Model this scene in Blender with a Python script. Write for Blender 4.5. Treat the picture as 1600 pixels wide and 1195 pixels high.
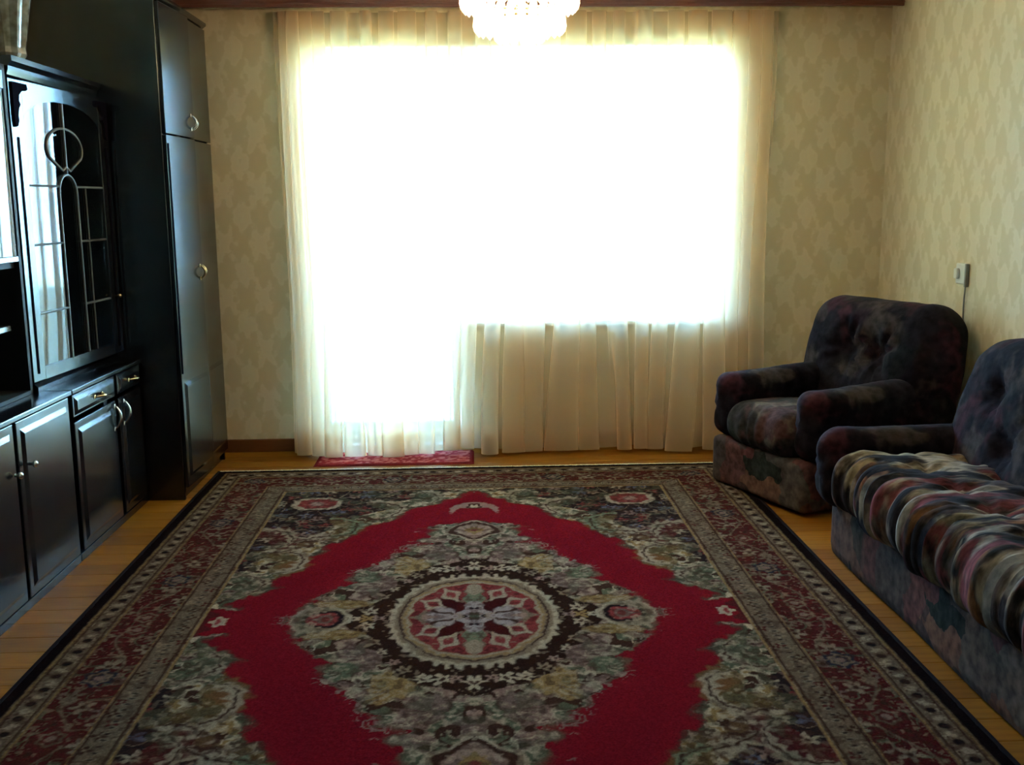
import bpy, bmesh, math, random
import numpy as np
from mathutils import Vector, Matrix

for o in list(bpy.data.objects):
    bpy.data.objects.remove(o, do_unlink=True)
S = bpy.context.scene
COL = S.collection
random.seed(5)
RNG = np.random.default_rng(5)
PI = math.pi

# ------------------------------------------------------------------ camera
FPX, PITCH, YAW, ROLL, CAMH = 1611.55, 0.172068, 0.034933, -0.009299, 1.41235
cam_d = bpy.data.cameras.new('camera')
cam_d.sensor_fit = 'HORIZONTAL'
cam_d.sensor_width = 36.0
cam_d.lens = 36.0 * FPX / 1600.0
cam_d.clip_start = 0.02
cam = bpy.data.objects.new('camera', cam_d)
COL.objects.link(cam)
_f = Vector((math.sin(YAW) * math.cos(PITCH), math.cos(YAW) * math.cos(PITCH), -math.sin(PITCH)))
_r = Vector((math.cos(YAW), -math.sin(YAW), 0))
_u = _r.cross(_f)
_r2 = _r * math.cos(ROLL) + _u * math.sin(ROLL)
_u2 = -_r * math.sin(ROLL) + _u * math.cos(ROLL)
cam.matrix_world = Matrix(((_r2.x, _u2.x, -_f.x, 0), (_r2.y, _u2.y, -_f.y, 0), (_r2.z, _u2.z, -_f.z, CAMH), (0, 0, 0, 1)))
S.camera = cam

# ------------------------------------------------------------------ world, light, exposure
SKY_STRENGTH = 19.5
world = bpy.data.worlds.new('daylight')
world.use_nodes = True
S.world = world
bg = world.node_tree.nodes['Background']
bg.inputs['Color'].default_value = (0.28, 0.63, 1.0, 1)
bg.inputs['Strength'].default_value = SKY_STRENGTH
S.view_settings.view_transform = 'Standard'
S.view_settings.look = 'None'
S.view_settings.gamma = 1.0
S.view_settings.use_curve_mapping = False
S.view_settings.exposure = 2.0
S.cycles.transparent_max_bounces = 32
S.cycles.max_bounces = 10
S.cycles.diffuse_bounces = 6
S.cycles.sample_clamp_indirect = 6.0
S.cycles.caustics_reflective = False
S.cycles.caustics_refractive = False
# sun high behind the house: it lights the ground outside, none of it enters the room
sd = bpy.data.lights.new('sun', 'SUN')
sd.energy = 60.0
sd.angle = 0.01
sd.color = (1.0, 0.96, 0.9)
sun = bpy.data.objects.new('sun', sd)
sun.rotation_euler = (math.radians(38), 0, math.radians(12))
COL.objects.link(sun)
# sampling portal in the window opening (lets the sky be sampled through it, gives off no light itself)
pd = bpy.data.lights.new('window_portal', 'AREA')
pd.shape = 'RECTANGLE'
pd.size, pd.size_y = 2.5, 2.3
pd.cycles.is_portal = True
portal = bpy.data.objects.new('window_portal', pd)
portal.location = (0.25, 6.36, 1.1)
portal.rotation_euler = (-PI / 2, 0, 0)
COL.objects.link(portal)

# ------------------------------------------------------------------ helpers
class MB:
    """collects shapes and links them as one mesh object"""
    def __init__(self):
        self.bm = bmesh.new()

    def box(self, x0, x1, y0, y1, z0, z1, bev=0.0, seg=2):
        vs = [self.bm.verts.new(p) for p in ((x0, y0, z0), (x1, y0, z0), (x1, y1, z0), (x0, y1, z0),
                                             (x0, y0, z1), (x1, y0, z1), (x1, y1, z1), (x0, y1, z1))]
        fs = [self.bm.faces.new([vs[i] for i in q]) for q in
              ((0, 3, 2, 1), (4, 5, 6, 7), (0, 1, 5, 4), (1, 2, 6, 5), (2, 3, 7, 6), (3, 0, 4, 7))]
        if bev > 0:
            es = list({e for f in fs for e in f.edges})
            bmesh.ops.bevel(self.bm, geom=es, offset=bev, segments=seg, affect='EDGES', profile=0.5)
        return self

    def prism(self, pts, axis, a, b):
        """closed outline pts (2-D) extruded along axis ('x','y','z') from a to b"""
        def P(p, t):
            return {'x': (t, p[0], p[1]), 'y': (p[0], t, p[1]), 'z': (p[0], p[1], t)}[axis]
        A = [self.bm.verts.new(P(p, a)) for p in pts]
        B = [self.bm.verts.new(P(p, b)) for p in pts]
        n = len(pts)
        for i in range(n):
            self.bm.faces.new((A[i], A[(i + 1) % n], B[(i + 1) % n], B[i]))
        self.bm.faces.new(A[::-1])
        self.bm.faces.new(B)
        return self

    def lathe(self, prof, cx=0, cy=0, n=24, ripple=0, amp=0.0):
        rings = []
        for r, z in prof:
            ring = []
            for i in range(n):
                a = 2 * PI * i / n
                rr = max(r, 1e-4) * (1 + amp * math.cos(ripple * a))
                ring.append(self.bm.verts.new((cx + rr * math.cos(a), cy + rr * math.sin(a), z)))
            rings.append(ring)
        for k in range(len(rings) - 1):
            for i in range(n):
                j = (i + 1) % n
                self.bm.faces.new((rings[k][i], rings[k][j], rings[k + 1][j], rings[k + 1][i]))
        self.bm.faces.new(rings[0][::-1])
        self.bm.faces.new(rings[-1])
        return self

    def tube(self, pts, r, n=8):
        pts = [Vector(p) for p in pts]
        rs = r if isinstance(r, (list, tuple)) else [r] * len(pts)
        rings = []
        ref = Vector((0, 0, 1))
        t0 = (pts[1] - pts[0]).normalized()
        if abs(t0.dot(ref)) > 0.9:
            ref = Vector((1, 0, 0))
        nrm = t0.cross(ref).normalized()
        for i, p in enumerate(pts):
            t = (pts[min(i + 1, len(pts) - 1)] - pts[max(i - 1, 0)]).normalized()
            nrm = (nrm - t * nrm.dot(t)).normalized()
            b = t.cross(nrm)
            rings.append([self.bm.verts.new(p + (nrm * math.cos(2 * PI * k / n) + b * math.sin(2 * PI * k / n)) * rs[i]) for k in range(n)])
        for k in range(len(rings) - 1):
            for i in range(n):
                j = (i + 1) % n
                self.bm.faces.new((rings[k][i], rings[k][j], rings[k + 1][j], rings[k + 1][i]))
        self.bm.faces.new(rings[0][::-1])
        self.bm.faces.new(rings[-1])
        return self

    def build(self, name, mat, parent=None, smooth=False):
        bmesh.ops.recalc_face_normals(self.bm, faces=self.bm.faces[:])
        me = bpy.data.meshes.new(name)
        self.bm.to_mesh(me)
        self.bm.free()
        return link(name, me, mat, parent, smooth)


def link(name, me, mat, parent=None, smooth=False):
    if mat is not None:
        me.materials.append(mat)
    if smooth:
        me.polygons.foreach_set('use_smooth', [True] * len(me.polygons))
    o = bpy.data.objects.new(name, me)
    COL.objects.link(o)
    if parent is not None:
        o.parent = parent
    return o


def grid_mesh(name, P, closed=False):
    """P: (nu, nv, 3) array of points"""
    nu, nv = P.shape[:2]
    idx = np.arange(nu * nv).reshape(nu, nv)
    q = np.stack([idx[:-1, :-1], idx[1:, :-1], idx[1:, 1:], idx[:-1, 1:]], -1).reshape(-1, 4)
    me = bpy.data.meshes.new(name)
    me.vertices.add(nu * nv)
    me.vertices.foreach_set('co', P.reshape(-1).astype(np.float32))
    me.loops.add(q.size)
    me.loops.foreach_set('vertex_index', q.reshape(-1).astype(np.int32))
    me.polygons.add(len(q))
    me.polygons.foreach_set('loop_start', np.arange(0, q.size, 4, dtype=np.int32))
    me.polygons.foreach_set('loop_total', np.full(len(q), 4, dtype=np.int32))
    me.update(calc_edges=True)
    me.validate()
    return me


def empty(name, loc=(0, 0, 0), rz=0.0):
    o = bpy.data.objects.new(name, None)
    o.location = loc
    o.rotation_euler = (0, 0, rz)
    o.empty_display_size = 0.1
    COL.objects.link(o)
    return o


def tag(o, label=None, cat=None, group=None, kind=None):
    if label: o['label'] = label
    if cat: o['category'] = cat
    if group: o['group'] = group
    if kind: o['kind'] = kind
    return o


def struct(o):
    o['kind'] = 'structure'
    return o


# --- numpy noise
def hash2(ix, iy, seed=0):
    h = (ix.astype(np.int64) * 374761393 + iy.astype(np.int64) * 668265263 + seed * 982451653) & 0xFFFFFFFF
    h = ((h ^ (h >> 13)) * 1274126177) & 0xFFFFFFFF
    h = (h ^ (h >> 16)) & 0xFFFFFFFF
    return h / 4294967295.0


def vnoise(x, y, seed=0):
    ix, iy = np.floor(x), np.floor(y)
    fx, fy = x - ix, y - iy
    fx = fx * fx * (3 - 2 * fx)
    fy = fy * fy * (3 - 2 * fy)
    a = hash2(ix, iy, seed); b = hash2(ix + 1, iy, seed)
    c = hash2(ix, iy + 1, seed); d = hash2(ix + 1, iy + 1, seed)
    return a + (b - a) * fx + (c - a) * fy + (a - b - c + d) * fx * fy


def fbm(x, y, seed=0, o=3):
    s = 0; a = 0.5; t = 0
    for k in range(o):
        s = s + a * vnoise(x * 2 ** k, y * 2 ** k, seed + k); t += a; a *= 0.5
    return s / t


def worley(x, y, seed=0, jit=0.7):
    """nearest jittered point: distance, dx, dy, id"""
    ix, iy = np.floor(x), np.floor(y)
    bd = np.full(x.shape, 9.0); bx = np.zeros(x.shape); by = np.zeros(x.shape); bi = np.zeros(x.shape)
    for i in (-1, 0, 1):
        for j in (-1, 0, 1):
            cx, cy = ix + i, iy + j
            px = cx + 0.5 + jit * (hash2(cx, cy, seed) - 0.5)
            py = cy + 0.5 + jit * (hash2(cx, cy, seed + 7) - 0.5)
            dx, dy = x - px, y - py
            d = np.hypot(dx, dy)
            m = d < bd
            bd = np.where(m, d, bd); bx = np.where(m, dx, bx); by = np.where(m, dy, by)
            bi = np.where(m, hash2(cx, cy, seed + 13), bi)
    return bd, bx, by, bi


def sstep(a, b, x):
    t = np.clip((x - a) / (b - a), 0, 1)
    return t * t * (3 - 2 * t)


# ------------------------------------------------------------------ materials
def new_mat(name):
    m = bpy.data.materials.new(name)
    m.use_nodes = True
    nt = m.node_tree
    b = nt.nodes['Principled BSDF']
    return m, nt, b


def N(nt, typ, **kw):
    n = nt.nodes.new(typ)
    for k, v in kw.items():
        setattr(n, k, v)
    return n


def ramp(nt, fac, stops, interp='LINEAR'):
    r = nt.nodes.new('ShaderNodeValToRGB')
    r.color_ramp.interpolation = interp
    els = r.color_ramp.elements
    while len(els) > 1:
        els.remove(els[-1])
    els[0].position = stops[0][0]; els[0].color = (*stops[0][1], 1)
    for p, c in stops[1:]:
        e = els.new(p); e.color = (*c, 1)
    nt.links.new(fac, r.inputs['Fac'])
    return r.outputs['Color']


def simple(name, col, rough=0.5, metal=0.0, var=0.08, scale=20.0, spec=0.5, coat=0.0):
    m, nt, b = new_mat(name)
    tc = N(nt, 'ShaderNodeTexCoord')
    nz = N(nt, 'ShaderNodeTexNoise')
    nz.inputs['Scale'].default_value = scale
    nz.inputs['Detail'].default_value = 3
    nt.links.new(tc.outputs['Object'], nz.inputs['Vector'])
    c0 = tuple(max(0, c * (1 - var)) for c in col); c1 = tuple(min(1, c * (1 + var)) for c in col)
    nt.links.new(ramp(nt, nz.outputs['Fac'], [(0.3, c0), (0.7, c1)]), b.inputs['Base Color'])
    b.inputs['Roughness'].default_value = rough
    b.inputs['Metallic'].default_value = metal
    b.inputs['Specular IOR Level'].default_value = spec
    b.inputs['Coat Weight'].default_value = coat
    return m


def wood(name, c0, c1, rough=0.3, axis='Z', scale=6.0, coat=0.0):
    m, nt, b = new_mat(name)
    tc = N(nt, 'ShaderNodeTexCoord')
    mp = N(nt, 'ShaderNodeMapping')
    st = {'X': (0.12, 1, 1), 'Y': (1, 0.12, 1), 'Z': (1, 1, 0.12)}[axis]
    mp.inputs['Scale'].default_value = tuple(s * scale for s in st)
    nz = N(nt, 'ShaderNodeTexNoise')
    nz.inputs['Scale'].default_value = 3.0
    nz.inputs['Detail'].default_value = 5
    nz.inputs['Distortion'].default_value = 0.6
    nt.links.new(tc.outputs['Object'], mp.inputs['Vector'])
    nt.links.new(mp.outputs['Vector'], nz.inputs['Vector'])
    nt.links.new(ramp(nt, nz.outputs['Fac'], [(0.3, c0), (0.7, c1)]), b.inputs['Base Color'])
    b.inputs['Roughness'].default_value = rough
    b.inputs['Coat Weight'].default_value = coat
    b.inputs['Coat Roughness'].default_value = 0.12
    if coat:
        b.inputs['IOR'].default_value = 1.75
        b.inputs['Specular Tint'].default_value = (0.74, 0.92, 1.0, 1)  # blue put into the reflections to strengthen the daylight in them
    return m


def wallpaper(name, along):
    """beige paper printed with a faint ogee damask"""
    m, nt, b = new_mat(name)
    tc = N(nt, 'ShaderNodeTexCoord')
    sp = N(nt, 'ShaderNodeSeparateXYZ')
    nt.links.new(tc.outputs['Object'], sp.inputs['Vector'])

    def M(op, a, bb=None):
        n = N(nt, 'ShaderNodeMath', operation=op)
        for i, v in enumerate((a, bb)):
            if v is None: continue
            if isinstance(v, (int, float)): n.inputs[i].default_value = v
            else: nt.links.new(v, n.inputs[i])
        return n.outputs[0]
    hx = M('MULTIPLY', sp.outputs[along], 2 * PI / 0.20)
    hz = M('MULTIPLY', sp.outputs['Z'], 2 * PI / 0.30)
    t1 = M('MULTIPLY', M('COSINE', hx), M('COSINE', hz))
    t2 = M('MULTIPLY', M('COSINE', M('MULTIPLY', hx, 3.0)), M('COSINE', M('MULTIPLY', hz, 2.0)))
    nz = N(nt, 'ShaderNodeTexNoise')
    nz.inputs['Scale'].default_value = 26
    nz.inputs['Detail'].default_value = 4
    nt.links.new(tc.outputs['Object'], nz.inputs['Vector'])
    v = M('ADD', M('ADD', t1, M('MULTIPLY', t2, 0.45)), M('MULTIPLY', M('SUBTRACT', nz.outputs['Fac'], 0.5), 2.6))
    v = M('ADD', M('MULTIPLY', v, 0.5), 0.5)
    nt.links.new(ramp(nt, v, [(0.15, (0.595, 0.50, 0.325)), (0.45, (0.61, 0.515, 0.34)), (0.66, (0.68, 0.59, 0.42)), (0.9, (0.665, 0.57, 0.40))]), b.inputs['Base Color'])
    b.inputs['Roughness'].default_value = 0.75
    b.inputs['Specular IOR Level'].default_value = 0.25
    return m


def sheer(name, opacity, col):
    m, nt, b = new_mat(name)
    nt.nodes.remove(b)
    out = nt.nodes['Material Output']
    tr = N(nt, 'ShaderNodeBsdfTransparent')
    df = N(nt, 'ShaderNodeBsdfDiffuse')
    tl = N(nt, 'ShaderNodeBsdfTranslucent')
    df.inputs['Color'].default_value = (*col, 1)
    tl.inputs['Color'].default_value = (*col, 1)
    mx = N(nt, 'ShaderNodeMixShader'); mx.inputs[0].default_value = 0.5
    nt.links.new(df.outputs[0], mx.inputs[1]); nt.links.new(tl.outputs[0], mx.inputs[2])
    # a woven net closes up where it is crossed at a slant
    lw = N(nt, 'ShaderNodeLayerWeight'); lw.inputs['Blend'].default_value = 0.5
    mr = N(nt, 'ShaderNodeMapRange')
    mr.inputs['To Min'].default_value = opacity; mr.inputs['To Max'].default_value = 0.95
    nt.links.new(lw.outputs['Facing'], mr.inputs['Value'])
    m2 = N(nt, 'ShaderNodeMixShader')
    nt.links.new(mr.outputs[0], m2.inputs[0])
    nt.links.new(tr.outputs[0], m2.inputs[1]); nt.links.new(mx.outputs[0], m2.inputs[2])
    nt.links.new(m2.outputs[0], out.inputs['Surface'])
    return m


def glass(name, tint=(1, 1, 1), ior=1.5, rough=0.0):
    """thin pane: clear, with its mirror reflection"""
    m, nt, b = new_mat(name)
    nt.nodes.remove(b)
    out = nt.nodes['Material Output']
    tr = N(nt, 'ShaderNodeBsdfTransparent'); tr.inputs['Color'].default_value = (*tint, 1)
    gl = N(nt, 'ShaderNodeBsdfGlossy'); gl.inputs['Roughness'].default_value = rough
    fr = N(nt, 'ShaderNodeFresnel'); fr.inputs['IOR'].default_value = ior
    mx = N(nt, 'ShaderNodeMixShader')
    nt.links.new(fr.outputs[0], mx.inputs[0]); nt.links.new(tr.outputs[0], mx.inputs[1]); nt.links.new(gl.outputs[0], mx.inputs[2])
    nt.links.new(mx.outputs[0], out.inputs['Surface'])
    return m


def velvet(name, palette, scale=5.0, stretch=(1, 1, 1), metric='EUCLIDEAN', distort=0.5, sheen=0.04):
    """crushed velvet printed with soft brush patches"""
    m, nt, b = new_mat(name)
    tc = N(nt, 'ShaderNodeTexCoord')
    mp = N(nt, 'ShaderNodeMapping'); mp.inputs['Scale'].default_value = stretch
    nt.links.new(tc.outputs['Object'], mp.inputs['Vector'])
    nz = N(nt, 'ShaderNodeTexNoise'); nz.inputs['Scale'].default_value = scale * 1.3; nz.inputs['Detail'].default_value = 4
    nt.links.new(mp.outputs['Vector'], nz.inputs['Vector'])
    mixv = N(nt, 'ShaderNodeMix', data_type='VECTOR'); mixv.inputs['Factor'].default_value = distort * 0.35
    nt.links.new(mp.outputs['Vector'], mixv.inputs[4]); nt.links.new(nz.outputs['Color'], mixv.inputs[5])
    if metric != 'EUCLIDEAN':
        vo = N(nt, 'ShaderNodeTexVoronoi', distance=metric, feature='F1')
        vo.inputs['Scale'].default_value = scale
        nt.links.new(mixv.outputs[1], vo.inputs['Vector'])
        sp = N(nt, 'ShaderNodeSeparateColor')
        nt.links.new(vo.outputs['Color'], sp.inputs['Color'])
        n = len(palette)
        colr = ramp(nt, sp.outputs[0], [((i + 0.5) / n, c) for i, c in enumerate(palette)])
    else:
        rgb = N(nt, 'ShaderNodeRGB'); rgb.outputs[0].default_value = (*palette[0], 1)
        colr = rgb.outputs[0]
        for i, c in enumerate(palette[1:]):
            m4 = N(nt, 'ShaderNodeMapping'); m4.inputs['Location'].default_value = (3.7 * i + 1, 1.9 * i, 5.3 * i)
            nt.links.new(mixv.outputs[1], m4.inputs['Vector'])
            nk = N(nt, 'ShaderNodeTexNoise'); nk.inputs['Scale'].default_value = scale * 0.9; nk.inputs['Detail'].default_value = 2.5
            nt.links.new(m4.outputs[0], nk.inputs['Vector'])
            mr = N(nt, 'ShaderNodeMapRange', interpolation_type='SMOOTHSTEP')
            mr.inputs['From Min'].default_value = 0.50; mr.inputs['From Max'].default_value = 0.60
            nt.links.new(nk.outputs['Fac'], mr.inputs['Value'])
            mm = N(nt, 'ShaderNodeMix', data_type='RGBA')
            nt.links.new(mr.outputs[0], mm.inputs['Factor']); nt.links.new(colr, mm.inputs[6])
            mm.inputs[7].default_value = (*c, 1)
            colr = mm.outputs[2]
    # nap: fine light and dark streaks
    n2 = N(nt, 'ShaderNodeTexNoise'); n2.inputs['Scale'].default_value = scale * 5; n2.inputs['Detail'].default_value = 5
    nt.links.new(mp.outputs['Vector'], n2.inputs['Vector'])
    nap = ramp(nt, n2.outputs['Fac'], [(0.3, (0.45, 0.45, 0.45)), (0.7, (1.3, 1.3, 1.3))])
    mul = N(nt, 'ShaderNodeMix', data_type='RGBA', blend_type='MULTIPLY'); mul.inputs['Factor'].default_value = 1.0
    nt.links.new(colr, mul.inputs[6]); nt.links.new(nap, mul.inputs[7])
    nt.links.new(mul.outputs[2], b.inputs['Base Color'])
    b.inputs['Roughness'].default_value = 0.85
    b.inputs['Specular IOR Level'].default_value = 0.02
    b.inputs['Sheen Weight'].default_value = sheen
    b.inputs['Sheen Roughness'].default_value = 0.45
    b.inputs['Sheen Tint'].default_value = (0.75, 0.7, 0.75, 1)
    bp = N(nt, 'ShaderNodeBump'); bp.inputs['Strength'].default_value = 0.25; bp.inputs['Distance'].default_value = 0.01
    nt.links.new(n2.outputs['Fac'], bp.inputs['Height']); nt.links.new(bp.outputs[0], b.inputs['Normal'])
    return m


def vcol_mat(name, rough=0.95, sheen=0.0):
    m, nt, b = new_mat(name)
    at = N(nt, 'ShaderNodeAttribute', attribute_name='weave')
    tc = N(nt, 'ShaderNodeTexCoord')
    nz = N(nt, 'ShaderNodeTexNoise'); nz.inputs['Scale'].default_value = 160; nz.inputs['Detail'].default_value = 2
    nt.links.new(tc.outputs['Object'], nz.inputs['Vector'])
    nap = ramp(nt, nz.outputs['Fac'], [(0.3, (0.75, 0.75, 0.75)), (0.7, (1.15, 1.15, 1.15))])
    mul = N(nt, 'ShaderNodeMix', data_type='RGBA', blend_type='MULTIPLY'); mul.inputs['Factor'].default_value = 1.0
    nt.links.new(at.outputs['Color'], mul.inputs[6]); nt.links.new(nap, mul.inputs[7])
    nt.links.new(mul.outputs[2], b.inputs['Base Color'])
    b.inputs['Roughness'].default_value = rough
    b.inputs['Specular IOR Level'].default_value = 0.0
    b.inputs['Sheen Weight'].default_value = sheen
    return m


def emit(name, col, strength):
    m, nt, b = new_mat(name)
    b.inputs['Base Color'].default_value = (*col, 1)
    b.inputs['Emission Color'].default_value = (*col, 1)
    b.inputs['Emission Strength'].default_value = strength
    return m


def floor_mat():
    m, nt, b = new_mat('varnished_boards')
    tc = N(nt, 'ShaderNodeTexCoord')
    oi = N(nt, 'ShaderNodeObjectInfo')
    mp = N(nt, 'ShaderNodeMapping'); mp.inputs['Scale'].default_value = (1.2, 14, 1)
    nt.links.new(tc.outputs['Object'], mp.inputs['Vector'])
    nz = N(nt, 'ShaderNodeTexNoise'); nz.inputs['Scale'].default_value = 4; nz.inputs['Detail'].default_value = 5
    nt.links.new(mp.outputs['Vector'], nz.inputs['Vector'])
    c = ramp(nt, nz.outputs['Fac'], [(0.3, (0.18, 0.066, 0.006)), (0.7, (0.25, 0.10, 0.010))])
    v = ramp(nt, oi.outputs['Random'], [(0.0, (0.80, 0.74, 0.70)), (1.0, (1.1, 1.1, 1.0))])
    mul = N(nt, 'ShaderNodeMix', data_type='RGBA', blend_type='MULTIPLY'); mul.inputs['Factor'].default_value = 1.0
    nt.links.new(c, mul.inputs[6]); nt.links.new(v, mul.inputs[7])
    nt.links.new(mul.outputs[2], b.inputs['Base Color'])
    b.inputs['Roughness'].default_value = 0.5
    b.inputs['Specular IOR Level'].default_value = 0.12
    return m


M_WALLX = wallpaper('wallpaper_back', 'X')
M_WALLY = wallpaper('wallpaper_side', 'Y')
M_CEIL = simple('whitewash', (0.84, 0.82, 0.78), 0.9)
M_FLOOR = floor_mat()
M_SUBFLOOR = simple('dark_joint', (0.10, 0.045, 0.012), 0.8)
M_SKIRT = wood('brown_paint', (0.11, 0.036, 0.009), (0.15, 0.05, 0.013), 0.45, 'X')
M_CORNICE = wood('cornice_wood', (0.10, 0.028, 0.018), (0.15, 0.045, 0.03), 0.35, 'X')
M_WHITE = simple('white_paint', (0.80, 0.81, 0.80), 0.4, var=0.03)
M_BLACKWOOD = wood('black_lacquered_wood', (0.004, 0.004, 0.006), (0.008, 0.007, 0.009), 0.20, 'Z', coat=0.15)
M_BLACKIN = simple('black_board', (0.006, 0.006, 0.007), 0.6)
M_ORN = simple('carved_dark_wood', (0.004, 0.004, 0.009), 0.95, spec=0.03)
M_BRASS = simple('brass', (0.60, 0.48, 0.26), 0.25, 1.0)
M_CHROME = simple('nickel', (0.72, 0.72, 0.70), 0.2, 1.0)
M_LATTICE = simple('lattice_bar', (0.16, 0.17, 0.17), 0.3, 0.3)
M_SILVER = simple('silver_edge', (0.55, 0.58, 0.60), 0.25, 0.8)
M_PANE = glass('window_glass')
M_CABGLASS = glass('cabinet_glass', (0.80, 0.86, 0.88), 1.9, 0.02)
M_DARKGLASS = glass('smoked_glass', (0.04, 0.05, 0.05), 2.2, 0.0)
M_SHEER = sheer('sheer_net', 0.30, (0.95, 0.79, 0.60))
M_RUG = vcol_mat('rug_pile')
M_CREAMYARN = simple('cream_yarn', (0.55, 0.48, 0.36), 0.95)
M_BLACKYARN = simple('black_yarn', (0.012, 0.009, 0.010), 0.95, spec=0.02)
PAL_DARK = [(0.008, 0.007, 0.010), (0.022, 0.012, 0.017), (0.010, 0.011, 0.012), (0.038, 0.014, 0.020), (0.016, 0.013, 0.017), (0.045, 0.034, 0.032), (0.012, 0.010, 0.014)]
PAL_SEAT = [(0.070, 0.056, 0.058), (0.22, 0.10, 0.045), (0.25, 0.20, 0.13), (0.024, 0.023, 0.023), (0.15, 0.042, 0.048), (0.27, 0.225, 0.185), (0.020, 0.018, 0.021)]  # print colours, lightened to paint in the window light on the seat
PAL_BASE = [(0.062, 0.046, 0.044), (0.135, 0.066, 0.046), (0.022, 0.025, 0.022), (0.088, 0.068, 0.062), (0.105, 0.034, 0.034), (0.044, 0.038, 0.034), (0.105, 0.078, 0.068)]
M_VDARK = velvet('velvet_dark', PAL_DARK, 5.0)
M_VSEAT = velvet('velvet_seat', PAL_SEAT, 5.0, (1, 2.8, 0.8), distort=0.5)
M_VBASE = velvet('velvet_base', PAL_BASE, 5.5, metric='MANHATTAN', distort=0.3, sheen=0.03)
M_VCHAIRSEAT = velvet('velvet_chair_seat', [(0.030, 0.026, 0.026), (0.075, 0.048, 0.042), (0.11, 0.088, 0.068), (0.024, 0.023, 0.021), (0.065, 0.032, 0.032)], 6.0)
M_CRYSTAL = None

# ------------------------------------------------------------------ room
XL, XR, YB, YF, ZC = -2.02, 2.34, 5.91, -1.30, 2.52
WT = 0.38                                   # outer wall thickness
DX0, DX1, WX1 = -0.97, -0.06, 1.47          # balcony door / window opening
ZT, ZS = 2.275, 0.745

# floor: boards laid across the room
fl = MB().box(XL - 0.1, XR + 0.1, YF - 0.1, YB + 0.05, -0.08, -0.012).build('floor', M_SUBFLOOR)
struct(fl)
bw_ = 0.118
nb = int(math.ceil((YB - YF) / bw_))
bm_ = MB().box(XL, XR, 0.0, bw_ - 0.0015, -0.012, 0.0, 0.0012, 1)
first = None
for i in range(nb):
    if first is None:
        first = bm_.build('floor_board', M_FLOOR, fl)
        o = first
    else:
        o = first.copy(); COL.objects.link(o); o.parent = fl
    o.location = (0, YF + i * bw_, 0)

struct(MB().box(XL - 0.1, XR + 0.1, YF - 0.1, YB + WT, ZC, ZC + 0.15).build('ceiling', M_CEIL))
struct(MB().box(XL - 0.2, XL, YF - 0.1, YB, -0.02, ZC).build('wall_left', M_WALLY))
struct(MB().box(XR, XR + 0.2, YF - 0.1, YB, -0.02, ZC).build('wall_right', M_WALLY))
# wall behind the photographer with a doorway into a dark hall
wf = MB()
wf.box(XL, 0.5, YF - 0.12, YF, -0.02, ZC); wf.box(1.4, XR, YF - 0.12, YF, -0.02, ZC); wf.box(0.5, 1.4, YF - 0.12, YF, 2.05, ZC)
struct(wf.build('wall_front', M_WALLX))
dr = struct(MB().box(0.5, 1.4, YF - 0.10, YF - 0.05, 0.0, 2.05, 0.004).build('door_2', M_SKIRT))
MB().tube([(0.58, YF - 0.05, 1.0), (0.58, YF + 0.0, 1.0), (0.70, YF + 0.0, 1.0)], 0.009).build('door_handle', M_BRASS, dr)
wb = MB()
wb.box(XL - 0.2, DX0, YB, YB + WT, -0.02, ZC)
wb.box(WX1, XR + 0.2, YB, YB + WT, -0.02, ZC)
wb.box(DX0, WX1, YB, YB + WT, ZT, ZC)
wb.box(DX1, WX1, YB, YB + WT, -0.02, ZS - 0.03)
struct(wb.build('wall_back', M_WALLX))
# plastered white reveals
rv = MB()
rv.box(DX0, DX0 + 0.012, YB - 0.001, YB + WT - 0.1, 0.0, ZT)
rv.box(WX1 - 0.012, WX1, YB - 0.001, YB + WT - 0.1, ZS, ZT)
rv.box(DX0 + 0.012, WX1 - 0.012, YB - 0.001, YB + WT - 0.1, ZT - 0.012, ZT)
struct(rv.build('trim_1', M_WHITE))
# skirting
struct(MB().box(XL, DX0 - 0.005, YB - 0.018, YB, 0.0, 0.075, 0.004).build('baseboard_back', M_SKIRT))
struct(MB().box(DX1 + 0.01, XR, YB - 0.018, YB, 0.0, 0.075, 0.004).build('baseboard_rear', M_SKIRT))
struct(MB().box(XR - 0.018, XR, YF, YB - 0.02, 0.0, 0.075, 0.004).build('baseboard_right', M_SKIRT))
struct(MB().box(XL, XL + 0.018, YF, YB - 0.02, 0.0, 0.075, 0.004).build('baseboard_left', M_SKIRT))

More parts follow.
